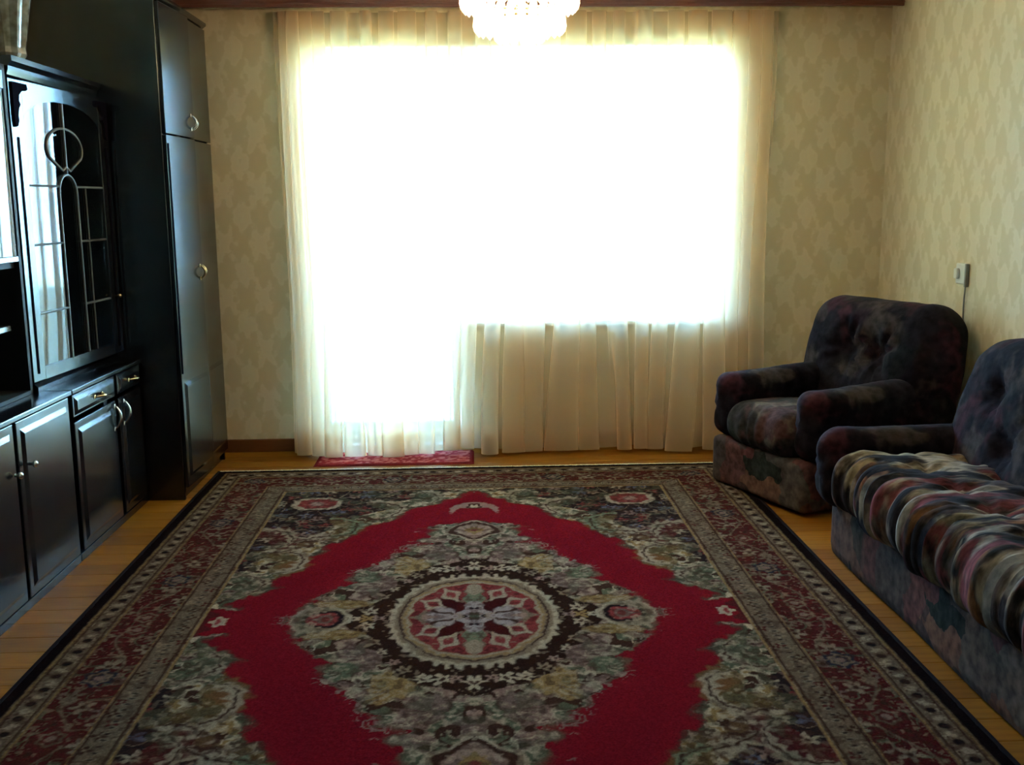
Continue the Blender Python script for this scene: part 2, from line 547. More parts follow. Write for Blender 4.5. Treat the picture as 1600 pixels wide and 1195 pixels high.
# window
FY0, FY1 = YB + 0.20, YB + 0.26
w = MB()
for a in ((DX1, DX1 + 0.045, ZS, ZT - 0.012), (WX1 - 0.045, WX1 - 0.012, ZS, ZT - 0.012)):
    w.box(a[0], a[1], FY0, FY1, a[2], a[3], 0.004, 1)
w.box(DX1 + 0.045, WX1 - 0.045, FY0, FY1, ZT - 0.045, ZT - 0.012, 0.004, 1)
w.box(DX1 + 0.045, WX1 - 0.045, FY0, FY1, ZS, ZS + 0.03, 0.004, 1)
w.box(0.705, 0.735, FY0, FY1, ZS + 0.03, ZT - 0.045, 0.004, 1)
win = struct(w.build('window_1', M_WHITE))
SW = 0.032
for x0, x1 in ((DX1 + 0.045, 0.705), (0.735, WX1 - 0.045)):
    s = MB()
    s.box(x0 + .003, x0 + SW, FY0 - 0.01, FY1 - 0.015, ZS + 0.033, ZT - 0.048, 0.004, 1)
    s.box(x1 - SW, x1 - .003, FY0 - 0.01, FY1 - 0.015, ZS + 0.033, ZT - 0.048, 0.004, 1)
    s.box(x0 + SW, x1 - SW, FY0 - 0.01, FY1 - 0.015, ZS + 0.033, ZS + 0.033 + SW, 0.004, 1)
    s.box(x0 + SW, x1 - SW, FY0 - 0.01, FY1 - 0.015, ZT - 0.048 - SW, ZT - 0.048, 0.004, 1)
    sash = s.build('sash', M_WHITE, win)
    MB().box(x0 + SW - .002, x1 - SW + .002, FY0 + 0.016, FY0 + 0.020, ZS + 0.031 + SW, ZT - 0.046 - SW).build('pane', M_PANE, sash)
MB().box(DX1 - 0.02, WX1 + 0.03, YB - 0.035, FY0, ZS - 0.03, ZS, 0.008).build('window_sill', M_WHITE, win)
# balcony door
d = MB()
d.box(DX0 + 0.012, DX0 + 0.05, FY0, FY1, 0.0, ZT - 0.012, 0.004, 1)
d.box(DX1 - 0.035, DX1, FY0, FY1, 0.0, ZT - 0.012, 0.004, 1)
d.box(DX0 + 0.05, DX1 - 0.035, FY0, FY1, ZT - 0.05, ZT - 0.012, 0.004, 1)
d.box(DX0 + 0.05, DX1 - 0.035, FY0, FY1, 0.0, 0.035, 0.004, 1)
door = struct(d.build('door_1', M_WHITE))
l = MB()
lx0, lx1 = DX0 + 0.053, DX1 - 0.038
LS = 0.045
l.box(lx0, lx0 + LS, FY0 - 0.012, FY1 - 0.015, 0.04, ZT - 0.054, 0.004, 1)
l.box(lx1 - LS, lx1, FY0 - 0.012, FY1 - 0.015, 0.04, ZT - 0.054, 0.004, 1)
l.box(lx0 + LS, lx1 - LS, FY0 - 0.012, FY1 - 0.015, ZT - 0.054 - LS, ZT - 0.054, 0.004, 1)
l.box(lx0 + LS, lx1 - LS, FY0 - 0.012, FY1 - 0.015, 0.04, 0.125, 0.004, 1)
leaf = l.build('door_leaf', M_WHITE, door)
MB().box(lx0 + LS - .002, lx1 - LS + .002, FY0 + 0.016, FY0 + 0.020, 0.123, ZT - 0.052 - LS).build('pane', M_PANE, leaf)
hd = MB(); hd.box(lx1 - 0.038, lx1 - 0.012, FY0 - 0.018, FY0 - 0.012, 1.68, 1.80, 0.002, 1)
hd.tube([(lx1 - 0.025, FY0 - 0.018, 1.76), (lx1 - 0.025, FY0 - 0.05, 1.76), (lx1 - 0.025, FY0 - 0.05, 1.66)], 0.008)
hd.build('door_handle', M_CHROME, leaf)
MB().box(DX0 + 0.005, DX1 - 0.005, YB - 0.01, FY0, -0.01, 0.028, 0.004).build('threshold', M_SKIRT, door)

# balcony outside
M_CONC = simple('pale_concrete', (0.55, 0.56, 0.55), 0.9)
M_PARA = simple('white_parapet_paint', (0.80, 0.86, 0.88), 0.7)
struct(MB().box(-1.9, 2.3, YB + WT, 7.45, -0.16, -0.02).build('trim_2', M_CONC))
pp = MB().box(-1.9, 2.3, 7.38, 7.45, -0.02, 0.80, 0.004, 1)
pp.box(-1.95, 2.35, 7.35, 7.48, 0.80, 0.85, 0.006, 1)
struct(pp.build('trim_3', M_PARA))
struct(MB().box(-1.9, 2.3, YB + WT, 7.45, 2.62, 2.76).build('trim_4', M_CONC))  # unseen slab overhead, added to hold back the high sky
struct(MB().box(-60, 60, 8.0, 120, -7.2, -7.0).build('ground', simple('distant_lawn', (0.34, 0.42, 0.26), 0.95, var=0.3, scale=0.6)))

# curtain cornice, wall to wall
cr = MB()
cr.box(XL + 0.01, XR - 0.02, 5.70, 5.72, 2.435, ZC - 0.003, 0.004)
cr.box(XL + 0.01, XR - 0.02, 5.72, YB - 0.002, ZC - 0.028, ZC - 0.003)
cr.box(XL + 0.01, XR - 0.02, 5.694, 5.70, 2.45, 2.462, 0.002, 1)
tag(cr.build('curtain_cornice', M_CORNICE), 'reddish brown wooden curtain cornice running along the top of the window wall', 'curtain rail')

# ------------------------------------------------------------------ sheer curtain
def make_curtain():
    ns, nz = 1500, 56
    s = np.linspace(0, 1, ns)[:, None]
    t = np.linspace(0, 1, nz)[None, :]           # 0 = top, 1 = hem
    xt = np.interp(s[:, 0], [0, .10, .16, .84, .90, 1], [-1.045, -0.90, -0.80, 1.30, 1.47, 1.655])[:, None]
    xb = np.interp(s[:, 0], [0, .10, .20, .45, .84, .92, 1], [-1.03, -0.885, -0.70, 0.0, 1.28, 1.46, 1.60])[:, None]
    bl = sstep(0.05, 1.0, t)
    X = xt * (1 - bl) + xb * bl
    nf = 24
    zz = t * 2.4
    warp = (vnoise(s * 13 + 3, zz * 0.35 + 5, 2) - 0.5) * 2.2 + (vnoise(s * 33, zz * 0.7, 9) - 0.5) * 0.9
    ph = 2 * PI * nf * s + warp * 3.2 * (0.35 + 0.65 * t)
    amp = (0.026 + 0.026 * sstep(0, .35, t)) * (0.30 + 1.3 * vnoise(s * 21 + 9, zz * 0.3, 4))
    Y = 5.818 + amp * np.cos(ph) + 0.02 * (vnoise(s * 7, zz * 0.5 + 2, 6) - 0.5) * t
    X = X + (0.028 + 0.016 * t) * np.sin(2 * ph) * (0.3 + 1.2 * vnoise(s * 17, zz * 0.2, 12))
    hem = 0.015 + 0.014 * vnoise(s * 26, s * 0, 3) ** 2 + 0.04 * np.exp(-((s - 0.415) / 0.035) ** 2)
    Z = 2.432 + (hem - 2.432) * t
    Y = Y - 0.11 * sstep(0.6, 1.0, t) * (0.35 + 0.9 * vnoise(s * 16, s * 0 + 1, 8))
    P = np.stack([X, Y, np.broadcast_to(Z, X.shape)], -1)
    o = link('sheer_curtain', grid_mesh('sheer_curtain', P), M_SHEER, None, True)
    tag(o, 'floor length cream sheer net curtain gathered in folds before the window and balcony door', 'curtain')
    # stitched hem and heading, doubled cloth
    h = P[:, -4:, :].copy(); h[..., 1] -= 0.002
    link('hem', grid_mesh('hem', h), M_SHEER, o, True)
    h = P[:, :3, :].copy(); h[..., 1] -= 0.002
    link('heading', grid_mesh('heading', h), M_SHEER, o, True)
make_curtain()

# ------------------------------------------------------------------ rug
def make_rug():
    cx, cy = -0.02, 3.37
    hw, hl = 1.365, 2.05
    nx, ny = 555, 820
    x = np.linspace(-hw, hw, nx)[:, None] + np.zeros((1, ny))
    y = np.linspace(-hl, hl, ny)[None, :] + np.zeros((nx, 1))
    X0, Y0 = np.abs(x), np.abs(y)
    # the ornament is drawn with a wandering hand
    X = X0 + 0.030 * (fbm(X0 * 17, Y0 * 17, 201) - 0.5) + 0.014 * (vnoise(X0 * 60, Y0 * 60, 203) - 0.5)
    Y = Y0 + 0.034 * (fbm(X0 * 17 + 30, Y0 * 17, 205) - 0.5) + 0.014 * (vnoise(X0 * 60, Y0 * 60 + 9, 207) - 0.5)
    C = np.zeros((nx, ny, 3))
    RED = np.array((0.205, 0.010, 0.018)); MAR = np.array((0.105, 0.018, 0.018)); BLK = np.array((0.022, 0.013, 0.014))
    CRM = np.array((0.44, 0.335, 0.24)); BEI = np.array((0.24, 0.165, 0.11)); GRN = np.array((0.125, 0.130, 0.080)); PNK = np.array((0.32, 0.195, 0.16))
    GLD = np.array((0.30, 0.18, 0.07)); BRN = np.array((0.060, 0.026, 0.018)); ROSE = np.array((0.30, 0.05, 0.05)); NAV = np.array((0.05, 0.05, 0.075))

    def put(mask, col):
        m = np.clip(mask, 0, 1)[..., None]
        C[:] = C * (1 - m) + np.asarray(col) * m

    def edge(d, w=0.004):            # soft inside test: d<0 inside
        return sstep(w, -w, d)
    wx = (fbm(X * 9, Y * 9, 31) - 0.5); wy = (fbm(X * 9 + 40, Y * 9, 37) - 0.5)

    def blossoms(mask, u, v, sc, seed, cols, size=0.40, petals=5, center=BRN):
        d, dx, dy, idn = worley(u * sc, v * sc, seed)
        a = np.arctan2(dy, dx)
        r = size * (0.68 + 0.32 * np.cos(petals * a + idn * 6))
        pet = sstep(0.05, -0.05, d - r)
        for k, c in enumerate(cols):
            sel = ((idn * len(cols)).astype(int) == k)
            put(mask * pet * sel, c)
        put(mask * sstep(0.05, -0.05, d - size * 0.26), center)

    def vines(mask, u, v, sc, seed, col, w=0.035):
        f = fbm(u * sc, v * sc, seed, 2)
        put(mask * sstep(w, w * 0.3, np.abs(f - 0.5)), col)

    # ---- red field
    put(np.ones_like(X), RED)
    # ---- spandrels
    ang = np.array([0.0, 0.12, 0.36, 0.64, 0.80, 1.05, 1.25, 1.42, 1.60, 1.9])
    lim = np.array([0.90, 0.87, 0.81, 0.71, 0.63, 0.48, 0.34, 0.18, 0.0, -0.4])
    bx = np.interp(Y, ang, lim)
    scal = 0.035 * np.abs(np.sin(Y * 15.0 + 0.6)) + 0.028 * np.sin(Y * 39 + X * 20) + 0.10 * wx
    ds = (bx - scal) - X                                   # <0 in the spandrel
    ds = ds * 0.8
    spand = edge(ds)
    notch = edge(Y - 0.095 - 0.4 * np.clip(X - 0.85, 0, 1))   # the red reaches the guard at the long axis
    spand = spand * (1 - notch)
    put(sstep(0.028, 0.0, ds) * (1 - notch) * (0.4 + 0.6 * (vnoise(X * 60, Y * 60, 3) > 0.5)), GRN * 0.6)
    put(spand, BLK * 1.3)
    blossoms(spand * edge(ds + 0.12), X + 0.02 * wx, Y, 11, 5, [PNK * 0.8, CRM * 0.8, BEI, ROSE * 0.6, NAV * 2.0], 0.42)
    vines(spand * edge(ds + 0.10), X, Y, 12, 50, BEI * 0.9, 0.03)
    # acanthus scroll along the spandrel edge
    band = spand * (1 - edge(ds + 0.13))
    put(band, GRN * 0.8)
    f1 = fbm(X * 16 + wx * 2, Y * 16 + wy * 2, 61, 2)
    put(band * sstep(0.44, 0.52, f1), CRM * 1.15)
    put(band * sstep(0.60, 0.64, f1), GLD)
    f2 = fbm(X * 22 + 9, Y * 22, 63, 2)
    put(band * sstep(0.62, 0.66, f2), BRN)
    vines(band, X, Y, 17, 77, CRM * 1.2, 0.05)
    # feathered C-scrolls of leaf in the spandrel
    def curl(qx, qy, qr, a0, span, c1, c2, w=0.020):
        U, V = X - qx + 0.05 * wx, (Y - qy) * 0.82 + 0.05 * wy
        rr = np.hypot(U, V); aa = (np.arctan2(V, U) - a0 + PI) % (2 * PI) - PI
        fe = 0.012 * np.cos(aa * 17 + rr * 60)
        k = np.clip(1 - np.abs(aa) / span, 0, 1)
        wid = w * (0.35 + 0.9 * np.sqrt(k)) + fe * 0.6
        on = (np.abs(aa) < span)
        put(on * edge(rr - qr - w * 1.4 + fe, 0.012) * edge(0.25 * qr - rr, 0.01) * 0.75, c2)
        put(on * edge(np.abs(rr - qr * (1 - 0.10 * aa / span)) - wid, 0.006), c1)
        put(on * edge(np.abs(rr - qr * 0.97) - wid * 0.22, 0.004), BRN)
    curl(0.80, 0.58, 0.115, 2.6, 1.9, CRM * 0.85, GLD * 0.6)
    curl(0.66, 0.80, 0.10, 1.2, 1.8, CRM * 0.75, BRN * 1.5)
    curl(0.62, 1.02, 0.11, 3.0, 1.7, GRN * 1.5, GLD * 0.5)
    curl(0.90, 0.86, 0.12, 2.3, 1.7, CRM * 0.7, MAR)
    curl(0.44, 1.28, 0.10, 2.8, 1.9, CRM * 0.8, GRN * 0.7)
    curl(0.25, 1.46, 0.08, 2.6, 1.9, CRM * 0.8, GRN * 0.7)
    curl(0.88, 0.33, 0.085, 2.9, 2.0, CRM * 0.8, GRN * 0.8, 0.016)
    curl(0.92, 0.22, 0.05, 0.6, 2.0, PNK * 0.8, GRN * 0.8, 0.012)
    # framed corner flower
    cx_, cy_ = 0.745, 1.40
    dd = np.maximum(np.abs(X - cx_) / 0.115, np.abs(Y - cy_) / 0.10)
    dd = np.maximum(dd, (np.abs(X - cx_) / 0.115 + np.abs(Y - cy_) / 0.10) * 0.66)
    put(edge(dd - 1.25, 0.04), BLK); put(edge(dd - 1.0, 0.04), CRM * 0.9); put(edge(dd - 0.78, 0.04), ROSE * 0.75)
    put(edge(np.hypot((X - cx_) * 1.0, Y - cy_) - 0.035, 0.01), PNK)
    # small flower on the long axis
    a = np.arctan2(Y, X - 0.865); r = np.hypot(X - 0.865, Y * 0.9)
    put(notch * edge(X * -1 + 0.9 + 0.02 * np.sin(Y * 80)), MAR)
    put(edge(r - 0.035 * (0.8 + 0.3 * np.cos(5 * a))), CRM); put(edge(r - 0.012), ROSE)

    # ---- central medallion
    ym = np.array([0, 0.06, 0.12, 0.18, 0.24, 0.30, 0.42, 0.54, 0.66, 0.78, 0.86, 0.92, 0.98, 1.03, 1.08, 1.12])
    xm = np.array([0.645, 0.635, 0.58, 0.53, 0.525, 0.50, 0.46, 0.37, 0.31, 0.22, 0.185, 0.18, 0.19, 0.15, 0.06, -0.05])
    mx = np.interp(Y, ym, xm)
    dm = (X - (mx + 0.016 * np.sin(Y * 70) + 0.018 * np.sin(Y * 33 + X * 25) + 0.06 * wy)) * 0.8
    med = edge(dm)
    put(sstep(0.035, 0.0, dm) * (vnoise(X * 55, Y * 55, 8) > 0.42) * edge(Y - 1.0), GRN * 0.7 + RED * 0.25)
    vines(sstep(0.06, 0.04, dm) * edge(Y - 0.95) * (vnoise(X * 12, Y * 12, 18) > 0.5), X, Y, 30, 15, PNK * 0.8, 0.05)
    put(med, GRN * 0.9)
    g1 = fbm(X * 15 + wx * 2, Y * 15 + wy * 2, 71, 2)
    put(med * sstep(0.44, 0.50, g1), CRM * 0.85)
    put(med * sstep(0.58, 0.63, g1), PNK * 0.8)
    g2 = fbm(X * 24 + 5, Y * 24 + 3, 73, 2)
    put(med * sstep(0.60, 0.64, g2), BRN)
    vines(med, X, Y, 15, 79, CRM * 1.05, 0.04)
    # puffed lobes of the acanthus belt: ochre and rose, feathered towards the red
    for (qx, qy, q1, q2, c1, dr0) in ((0.25, 0.52, 0.075, 0.10, GLD, 0.8), (0.36, 0.28, 0.06, 0.09, PNK * 0.6, 0.5), (0.13, 0.66, 0.06, 0.085, PNK * 0.6, 1.1), (0.46, 0.13, 0.10, 0.045, GLD * 0.85, 0.1), (0.41, 0.40, 0.05, 0.06, GRN, 0.7)):
        U, V = (X - qx) / q1 + 0.9 * wx, (Y - qy) / q2 + 0.9 * wy
        rr = np.hypot(U, V); aa = np.arctan2(V, U) - dr0
        put(edge(rr - 1.12 - 0.08 * np.cos(aa * 9), 0.08) * 0.7, BRN * 1.2)
        put(edge(rr - 1.0 - 0.08 * np.cos(aa * 9), 0.10), c1)
        put(edge(rr - 1.0, 0.10) * sstep(0.1, 0.9, np.cos(aa)) * (np.cos(rr * 9 + aa * 12) > 0.2) * 0.7, CRM * 0.85)
    # dark core
    core_x = np.interp(Y, [0, 0.05, 0.13, 0.22, 0.34, 0.44, 0.50, 0.56, 0.64], [0.47, 0.46, 0.36, 0.345, 0.28, 0.24, 0.18, 0.05, -0.1])
    core = edge((X - core_x - 0.012 * np.sin(Y * 60)) * 0.8)
    put(core, BRN * 0.55)
    for (qx, qy, qr, c1) in ((0.375, 0.0, 0.030, GLD), (0.42, 0.0, 0.026, CRM), (0.36, 0.072, 0.030, CRM), (0.335, 0.01, 0.022, PNK), (0.335, 0.20, 0.030, BEI), (0.30, 0.27, 0.022, CRM),
                              (0.10, 0.475, 0.036, CRM), (0.155, 0.465, 0.028, CRM), (0.05, 0.48, 0.022, PNK), (0.0, 0.50, 0.035, CRM), (0.22, 0.40, 0.024, BEI), (0.26, 0.345, 0.022, PNK)):
        aa = np.arctan2(Y - qy, X - qx); rr = np.hypot(X - qx, (Y - qy) * 0.85)
        put(core * edge(rr - qr * (0.78 + 0.3 * np.cos(5 * aa))), c1); put(core * edge(rr - qr * 0.28, 0.003), BRN)
    # side lobe: red flower in a cream horseshoe
    rr = np.hypot((X - 0.515) / 0.062, Y / 0.062)
    put(edge(np.hypot((X - 0.53) / 0.105, Y / 0.115) - 1.0, 0.08) * (X > 0.43), CRM * 0.9)
    put(edge(np.hypot((X - 0.53) / 0.085, Y / 0.092) - 1.0, 0.08), BEI * 0.9)
    put(edge(rr - 1.15, 0.08), BLK); put(edge(rr - 0.9, 0.08), ROSE * 0.8)
    put(edge(np.abs(rr - 0.5) - 0.12, 0.05), PNK * 0.8)
    # oval rosette
    ro = np.hypot(X / 0.29, Y / 0.40)
    th = np.arctan2(Y / 0.40, X / 0.29)
    put(edge(ro - (1.0 + 0.028 * np.cos(44 * th)), 0.02), CRM * 0.95)
    put(edge(ro - 0.93, 0.015), BEI * 0.9)
    put(edge(np.abs(ro - 0.875) - 0.012, 0.01), BRN)
    put(edge(ro - 0.85, 0.012), GLD * 0.85 + BEI * 0.15)
    put(edge(np.abs(ro - 0.80) - 0.018, 0.012), CRM * 0.75)
    put(edge(ro - 0.775, 0.012), ROSE * 0.72)
    put(edge(np.abs(ro - 0.36) - 0.22, 0.06) * (np.abs(np.cos(2 * th)) < 0.75), MAR * 0.55)
    # radiating blooms
    for k in range(12):
        a0 = (k + 0.5) * PI / 6 if False else k * PI / 6
        ex, ey = 0.58 * math.cos(a0), 0.58 * math.sin(a0)
        U, V = x / 0.29 - ex, y / 0.40 - ey
        al = U * math.cos(a0) + V * math.sin(a0); ac = -U * math.sin(a0) + V * math.cos(a0)
        lf = np.hypot(al / 0.19, ac / (0.085 + 0.05 * np.cos(al * 22)))
        put(edge(lf - 1.0, 0.1), (CRM if k % 3 else BEI) * 0.8)
        put(edge(lf - 0.45, 0.1), GRN if k % 3 == 0 else ROSE * 0.8)
    # centre: green-grey cross with four lilac petals
    LIL = np.array((0.34, 0.26, 0.25))
    for (qx, qy, q1, q2, c1) in ((0.0, 0.16, 0.035, 0.075, GRN * 1.3), (0.0, 0.25, 0.030, 0.06, CRM * 0.7), (0.11, 0.0, 0.055, 0.085, LIL), (0.155, 0.0, 0.03, 0.022, PNK), (0.0, 0.075, 0.032, 0.055, LIL), (0.03, 0.0, 0.03, 0.05, LIL)):
        rr = np.hypot((X - qx) / q1, (Y - qy) / q2)
        put(edge(rr - 1.0, 0.1), c1)
    put(edge(np.abs(np.abs(np.arctan2(Y * 0.7, X - 0.03)) - 0.35) - 0.08, 0.05) * edge(np.hypot((X - 0.11) / 0.055, Y / 0.085) - 1, .05) * (X > 0.07), BRN)
    put(edge(np.hypot(X / 0.022, Y / 0.032) - 1, 0.1), GRN * 0.6)
    put(edge(np.hypot(X / 0.009, (Y - 0.062) / 0.013) - 1, 0.1), BLK); put(edge(np.hypot((X - 0.034) / 0.009, Y / 0.012) - 1, 0.1), BLK)
    # ogee flower at each end of the medallion and the crescent beyond it
    og = np.abs(X) / 0.12 + (np.abs(Y - 0.95) / 0.125) ** 1.4
    put(edge(og - 1.18, 0.06), CRM * 0.85); put(edge(og - 1.0, 0.05), BRN); put(edge(og - 0.72, 0.05), PNK * 0.85 + CRM * 0.15); put(edge(og - 0.30, 0.05), GLD); put(edge(og - 0.1, 0.04), ROSE)
    put(edge(np.hypot(X / 0.03, (Y - 0.70) / 0.05) - 1, 0.1), BRN); put(edge(np.hypot(X / 0.016, (Y - 0.70) / 0.03) - 1, 0.1), PNK)
    cres = edge(np.hypot(X / 0.115, (Y - 1.255) / 0.115) - 1, 0.05) * (1 - edge(np.hypot(X / 0.10, (Y - 1.20) / 0.09) - 1, 0.05))
    put(cres, PNK * 0.9); put(edge(np.hypot(X / 0.028, (Y - 1.31) / 0.035) - 1, 0.1), BRN); put(edge(np.hypot(X / 0.016, (Y - 1.31) / 0.02) - 1, 0.1), CRM)

    # small leaf work over the whole ornament: dark outlines and pale tips
    orn = np.clip(spand + med, 0, 1) * (1 - core) * (1 - edge(ro - 1.0, 0.02))
    q1 = vnoise(X0 * 46, Y0 * 46, 301) * 0.6 + vnoise(X0 * 90, Y0 * 90, 303) * 0.4
    put(orn * sstep(0.52, 0.64, q1) * 0.55, BRN * 1.1)
    put(orn * sstep(0.36, 0.28, q1) * (0.15 + 0.35 * sstep(-0.16, -0.08, ds)), CRM)
    q2 = vnoise(X0 * 22 + 4, Y0 * 22, 305)
    put(orn * sstep(0.62, 0.72, q2) * 0.35, GRN * 0.8)
    inr = edge(ro - 0.76, 0.02)
    put(inr * sstep(0.60, 0.70, q1) * 0.5, MAR * 0.6)
    put(core * sstep(0.30, 0.24, q1) * 0.6, BEI)
    # ---- borders (distance from the rug's edge)
    X = X0 + 0.004 * (vnoise(X0 * 40, Y0 * 40, 211) - 0.5)
    Y = Y0 + 0.004 * (vnoise(X0 * 40, Y0 * 40, 213) - 0.5)
    e = np.minimum(hw - X, hl - Y)
    along = np.where(hw - X < hl - Y, Y, X)
    inner = edge(e - 0.435)
    # inner guard
    put(inner, BEI * 0.75)
    u = along * 17
    blossoms(inner, along, e, 15, 21, [BRN, MAR * 0.9, CRM * 0.6, BEI * 1.2], 0.36, 4, BEI)
    fr = np.abs((along * 15) % 1 - 0.5)
    put(inner * edge(np.hypot((fr - 0.25) / 15 * 2, e - 0.374) - 0.017, 0.005), CRM * 0.55); put(inner * edge(np.hypot((fr - 0.25) / 15 * 2, e - 0.374) - 0.009, 0.004), BLK)
    for q in (0.318, 0.330, 0.417, 0.431):
        put(inner * edge(np.abs(e - q) - 0.004, 0.003), GLD * 1.1 if q in (0.318, 0.431) else BRN)
    # main border
    mb = edge(e - 0.318)
    put(mb, MAR * 0.85)
    vines(mb, along, e, 10, 81, BEI * 0.8, 0.03)
    vines(mb, along + 5, e, 14, 83, GRN * 0.8, 0.03)
    blossoms(mb * edge(0.155 - e), along, e, 11, 23, [CRM * 0.6, PNK * 0.55, ROSE * 0.5, BEI * 0.8, ROSE * 0.35], 0.44, 5)
    wv = e - 0.232 + 0.045 * np.sin(along * 14)
    put(mb * edge(0.150 - e) * edge(np.abs(wv) - 0.005, 0.004), BEI * 0.7)
    for m0 in np.arange(0, 2.2, 0.36):
        rr = np.hypot((along - m0 - 0.05) / 0.055, (e - 0.232) / 0.05)
        aa = np.arctan2(e - 0.232, along - m0 - 0.05)
        put(mb * edge(rr - 1 - 0.15 * np.cos(6 * aa), 0.08), NAV * 0.6 if int(m0 / 0.36) % 2 else ROSE * 0.4)
        put(mb * edge(np.abs(rr - 0.62 - 0.08 * np.cos(6 * aa)) - 0.11, 0.06), BEI * 0.8); put(mb * edge(rr - 0.3, 0.06), PNK * 0.7)
    # outer guard
    og_ = edge(e - 0.148)
    put(og_, BEI * 0.72)
    blossoms(og_, along, e, 22, 27, [CRM * 0.7, BEI, PNK * 0.5], 0.36, 5, BRN)
    fr = ((along * 11.5) % 1)
    put(og_ * edge(np.hypot((fr - 0.5) / 11.5, e - 0.096) - 0.016, 0.004), BLK)
    put(og_ * edge(np.hypot(np.minimum(fr, 1 - fr) / 11.5, e - 0.096) - 0.017, 0.004), CRM * 0.75)
    for q in (0.143, 0.130, 0.062, 0.052):
        put(og_ * edge(np.abs(e - q) - 0.0035, 0.003), BRN if q in (0.130, 0.062) else GLD * 0.8)
    put(edge(e - 0.045), BLK * 0.6)
    bq = vnoise(X0 * 55, Y0 * 55, 311) * 0.55 + vnoise(X0 * 110, Y0 * 110, 313) * 0.45
    put(edge(e - 0.43) * edge(0.05 - e) * sstep(0.52, 0.64, bq) * 0.55, BRN * 1.1)
    put(mb * edge(0.15 - e) * sstep(0.36, 0.29, bq) * 0.55, BEI * 1.1)
    # woven mottling of the yarn
    C *= (0.86 + 0.28 * vnoise(x * 190, y * 190, 91))[..., None]
    C[:] = np.clip(C * 0.52, 0.002, 1)
    Z = 0.011 + 0.0012 * (vnoise(x * 150, y * 150, 4) - 0.5)
    rim = np.minimum(hw - X, hl - Y)
    Z = np.where(rim < 0.004, 0.0015, Z)
    me = grid_mesh('rug', np.stack([x, y, Z], -1))
    at = me.color_attributes.new('weave', 'FLOAT_COLOR', 'POINT')
    rgba = np.ones((nx * ny, 4), np.float32); rgba[:, :3] = C.reshape(-1, 3)
    at.data.foreach_set('color', rgba.reshape(-1))
    o = link('rug', me, M_RUG, None, True)
    o.location = (cx, cy, 0)
    tag(o, 'large red rug with an ivory and black floral medallion and borders, lying on the floor', 'rug')
    for sx in (-1, 1):
        MB().box(sx * hw - 0.008, sx * hw + 0.008, -hl, hl, 0.001, 0.013, 0.004).build('side_binding', M_BLACKYARN, o)
    for sy in (-1, 1):
        fb = MB()
        fb.box(-hw, hw, sy * hl - 0.008, sy * hl + 0.006, 0.001, 0.012, 0.003)
        k = -hw
        while k < hw:
            y1 = sy * (hl + 0.028 + 0.01 * random.random())
            fb.box(k, k + 0.007, min(sy * hl, y1), max(sy * hl, y1), 0.0012, 0.005)
            k += 0.0115
        f_ = fb.build('end_fringe', M_CREAMYARN, o)
        f_['label'] = 'thin cream fringe along the end of the rug'
make_rug()

# small red mat in front of the balcony door
def make_mat():
    nx, ny = 90, 40
    hw, hl = 0.44, 0.15
    x = np.linspace(-hw, hw, nx)[:, None] + np.zeros((1, ny)); y = np.linspace(-hl, hl, ny)[None, :] + np.zeros((nx, 1))
    n = vnoise(x * 60, y * 60, 5)
    C = np.where((n > 0.52)[..., None], np.array((0.42, 0.13, 0.13)), np.array((0.24, 0.03, 0.04)))
    e = np.minimum(hw - np.abs(x), hl - np.abs(y))
    C = np.where((e < 0.02)[..., None], np.array((0.16, 0.02, 0.025)), C)
    Z = np.where(e < 0.006, 0.001, 0.009 + 0.004 * n)
    me = grid_mesh('door_mat', np.stack([x, y, Z], -1))
    at = me.color_attributes.new('weave', 'FLOAT_COLOR', 'POINT')
    rgba = np.ones((nx * ny, 4), np.float32); rgba[:, :3] = C.reshape(-1, 3)
    at.data.foreach_set('color', rgba.reshape(-1))
    o = link('door_mat', me, M_RUG, None, True)
    o.location = (-0.46, 5.665, 0.0)
    tag(o, 'small mottled pink and red mat on the floor under the curtain by the balcony door', 'mat')
make_mat()

# ------------------------------------------------------------------ wall unit
def panel_door(parent, name, xf, y0, y1, z0, z1, raised, th=0.018):
    """door in the plane x = xf (front face), raised: list of (y0,y1,z0,z1) panels"""
    d = MB().box(xf - th, xf, y0, y1, z0, z1, 0.003, 2).build(name, M_BLACKWOOD, parent)
    for (a, b, c, e) in raised:
        q = MB()
        w_ = 0.018
        # bevelled field
        P0 = [(xf, a, c), (xf, b, c), (xf, b, e), (xf, a, e)]
        P1 = [(xf + 0.008, a + w_, c + w_), (xf + 0.008, b - w_, c + w_), (xf + 0.008, b - w_, e - w_), (xf + 0.008, a + w_, e - w_)]
        V0 = [q.bm.verts.new(p) for p in P0]; V1 = [q.bm.verts.new(p) for p in P1]
        for i in range(4):
            q.bm.faces.new((V0[i], V0[(i + 1) % 4], V1[(i + 1) % 4], V1[i]))
        q.bm.faces.new(V1); q.bm.faces.new(V0[::-1])
        q.build('raised_panel', M_BLACKWOOD, d)
    return d


def knob(parent, x, y, z, r=0.013, mat=None):
    q = MB(); prof = [(0.006, 0.0), (0.005, 0.010), (r, 0.016), (r * 0.95, 0.024), (r * 0.4, 0.029)]
    q.lathe(prof, n=16)
    o = q.build('knob', mat or M_CHROME, parent, True)
    o.rotation_euler = (0, PI / 2, 0)
    o.location = (x, y, z)
    return o


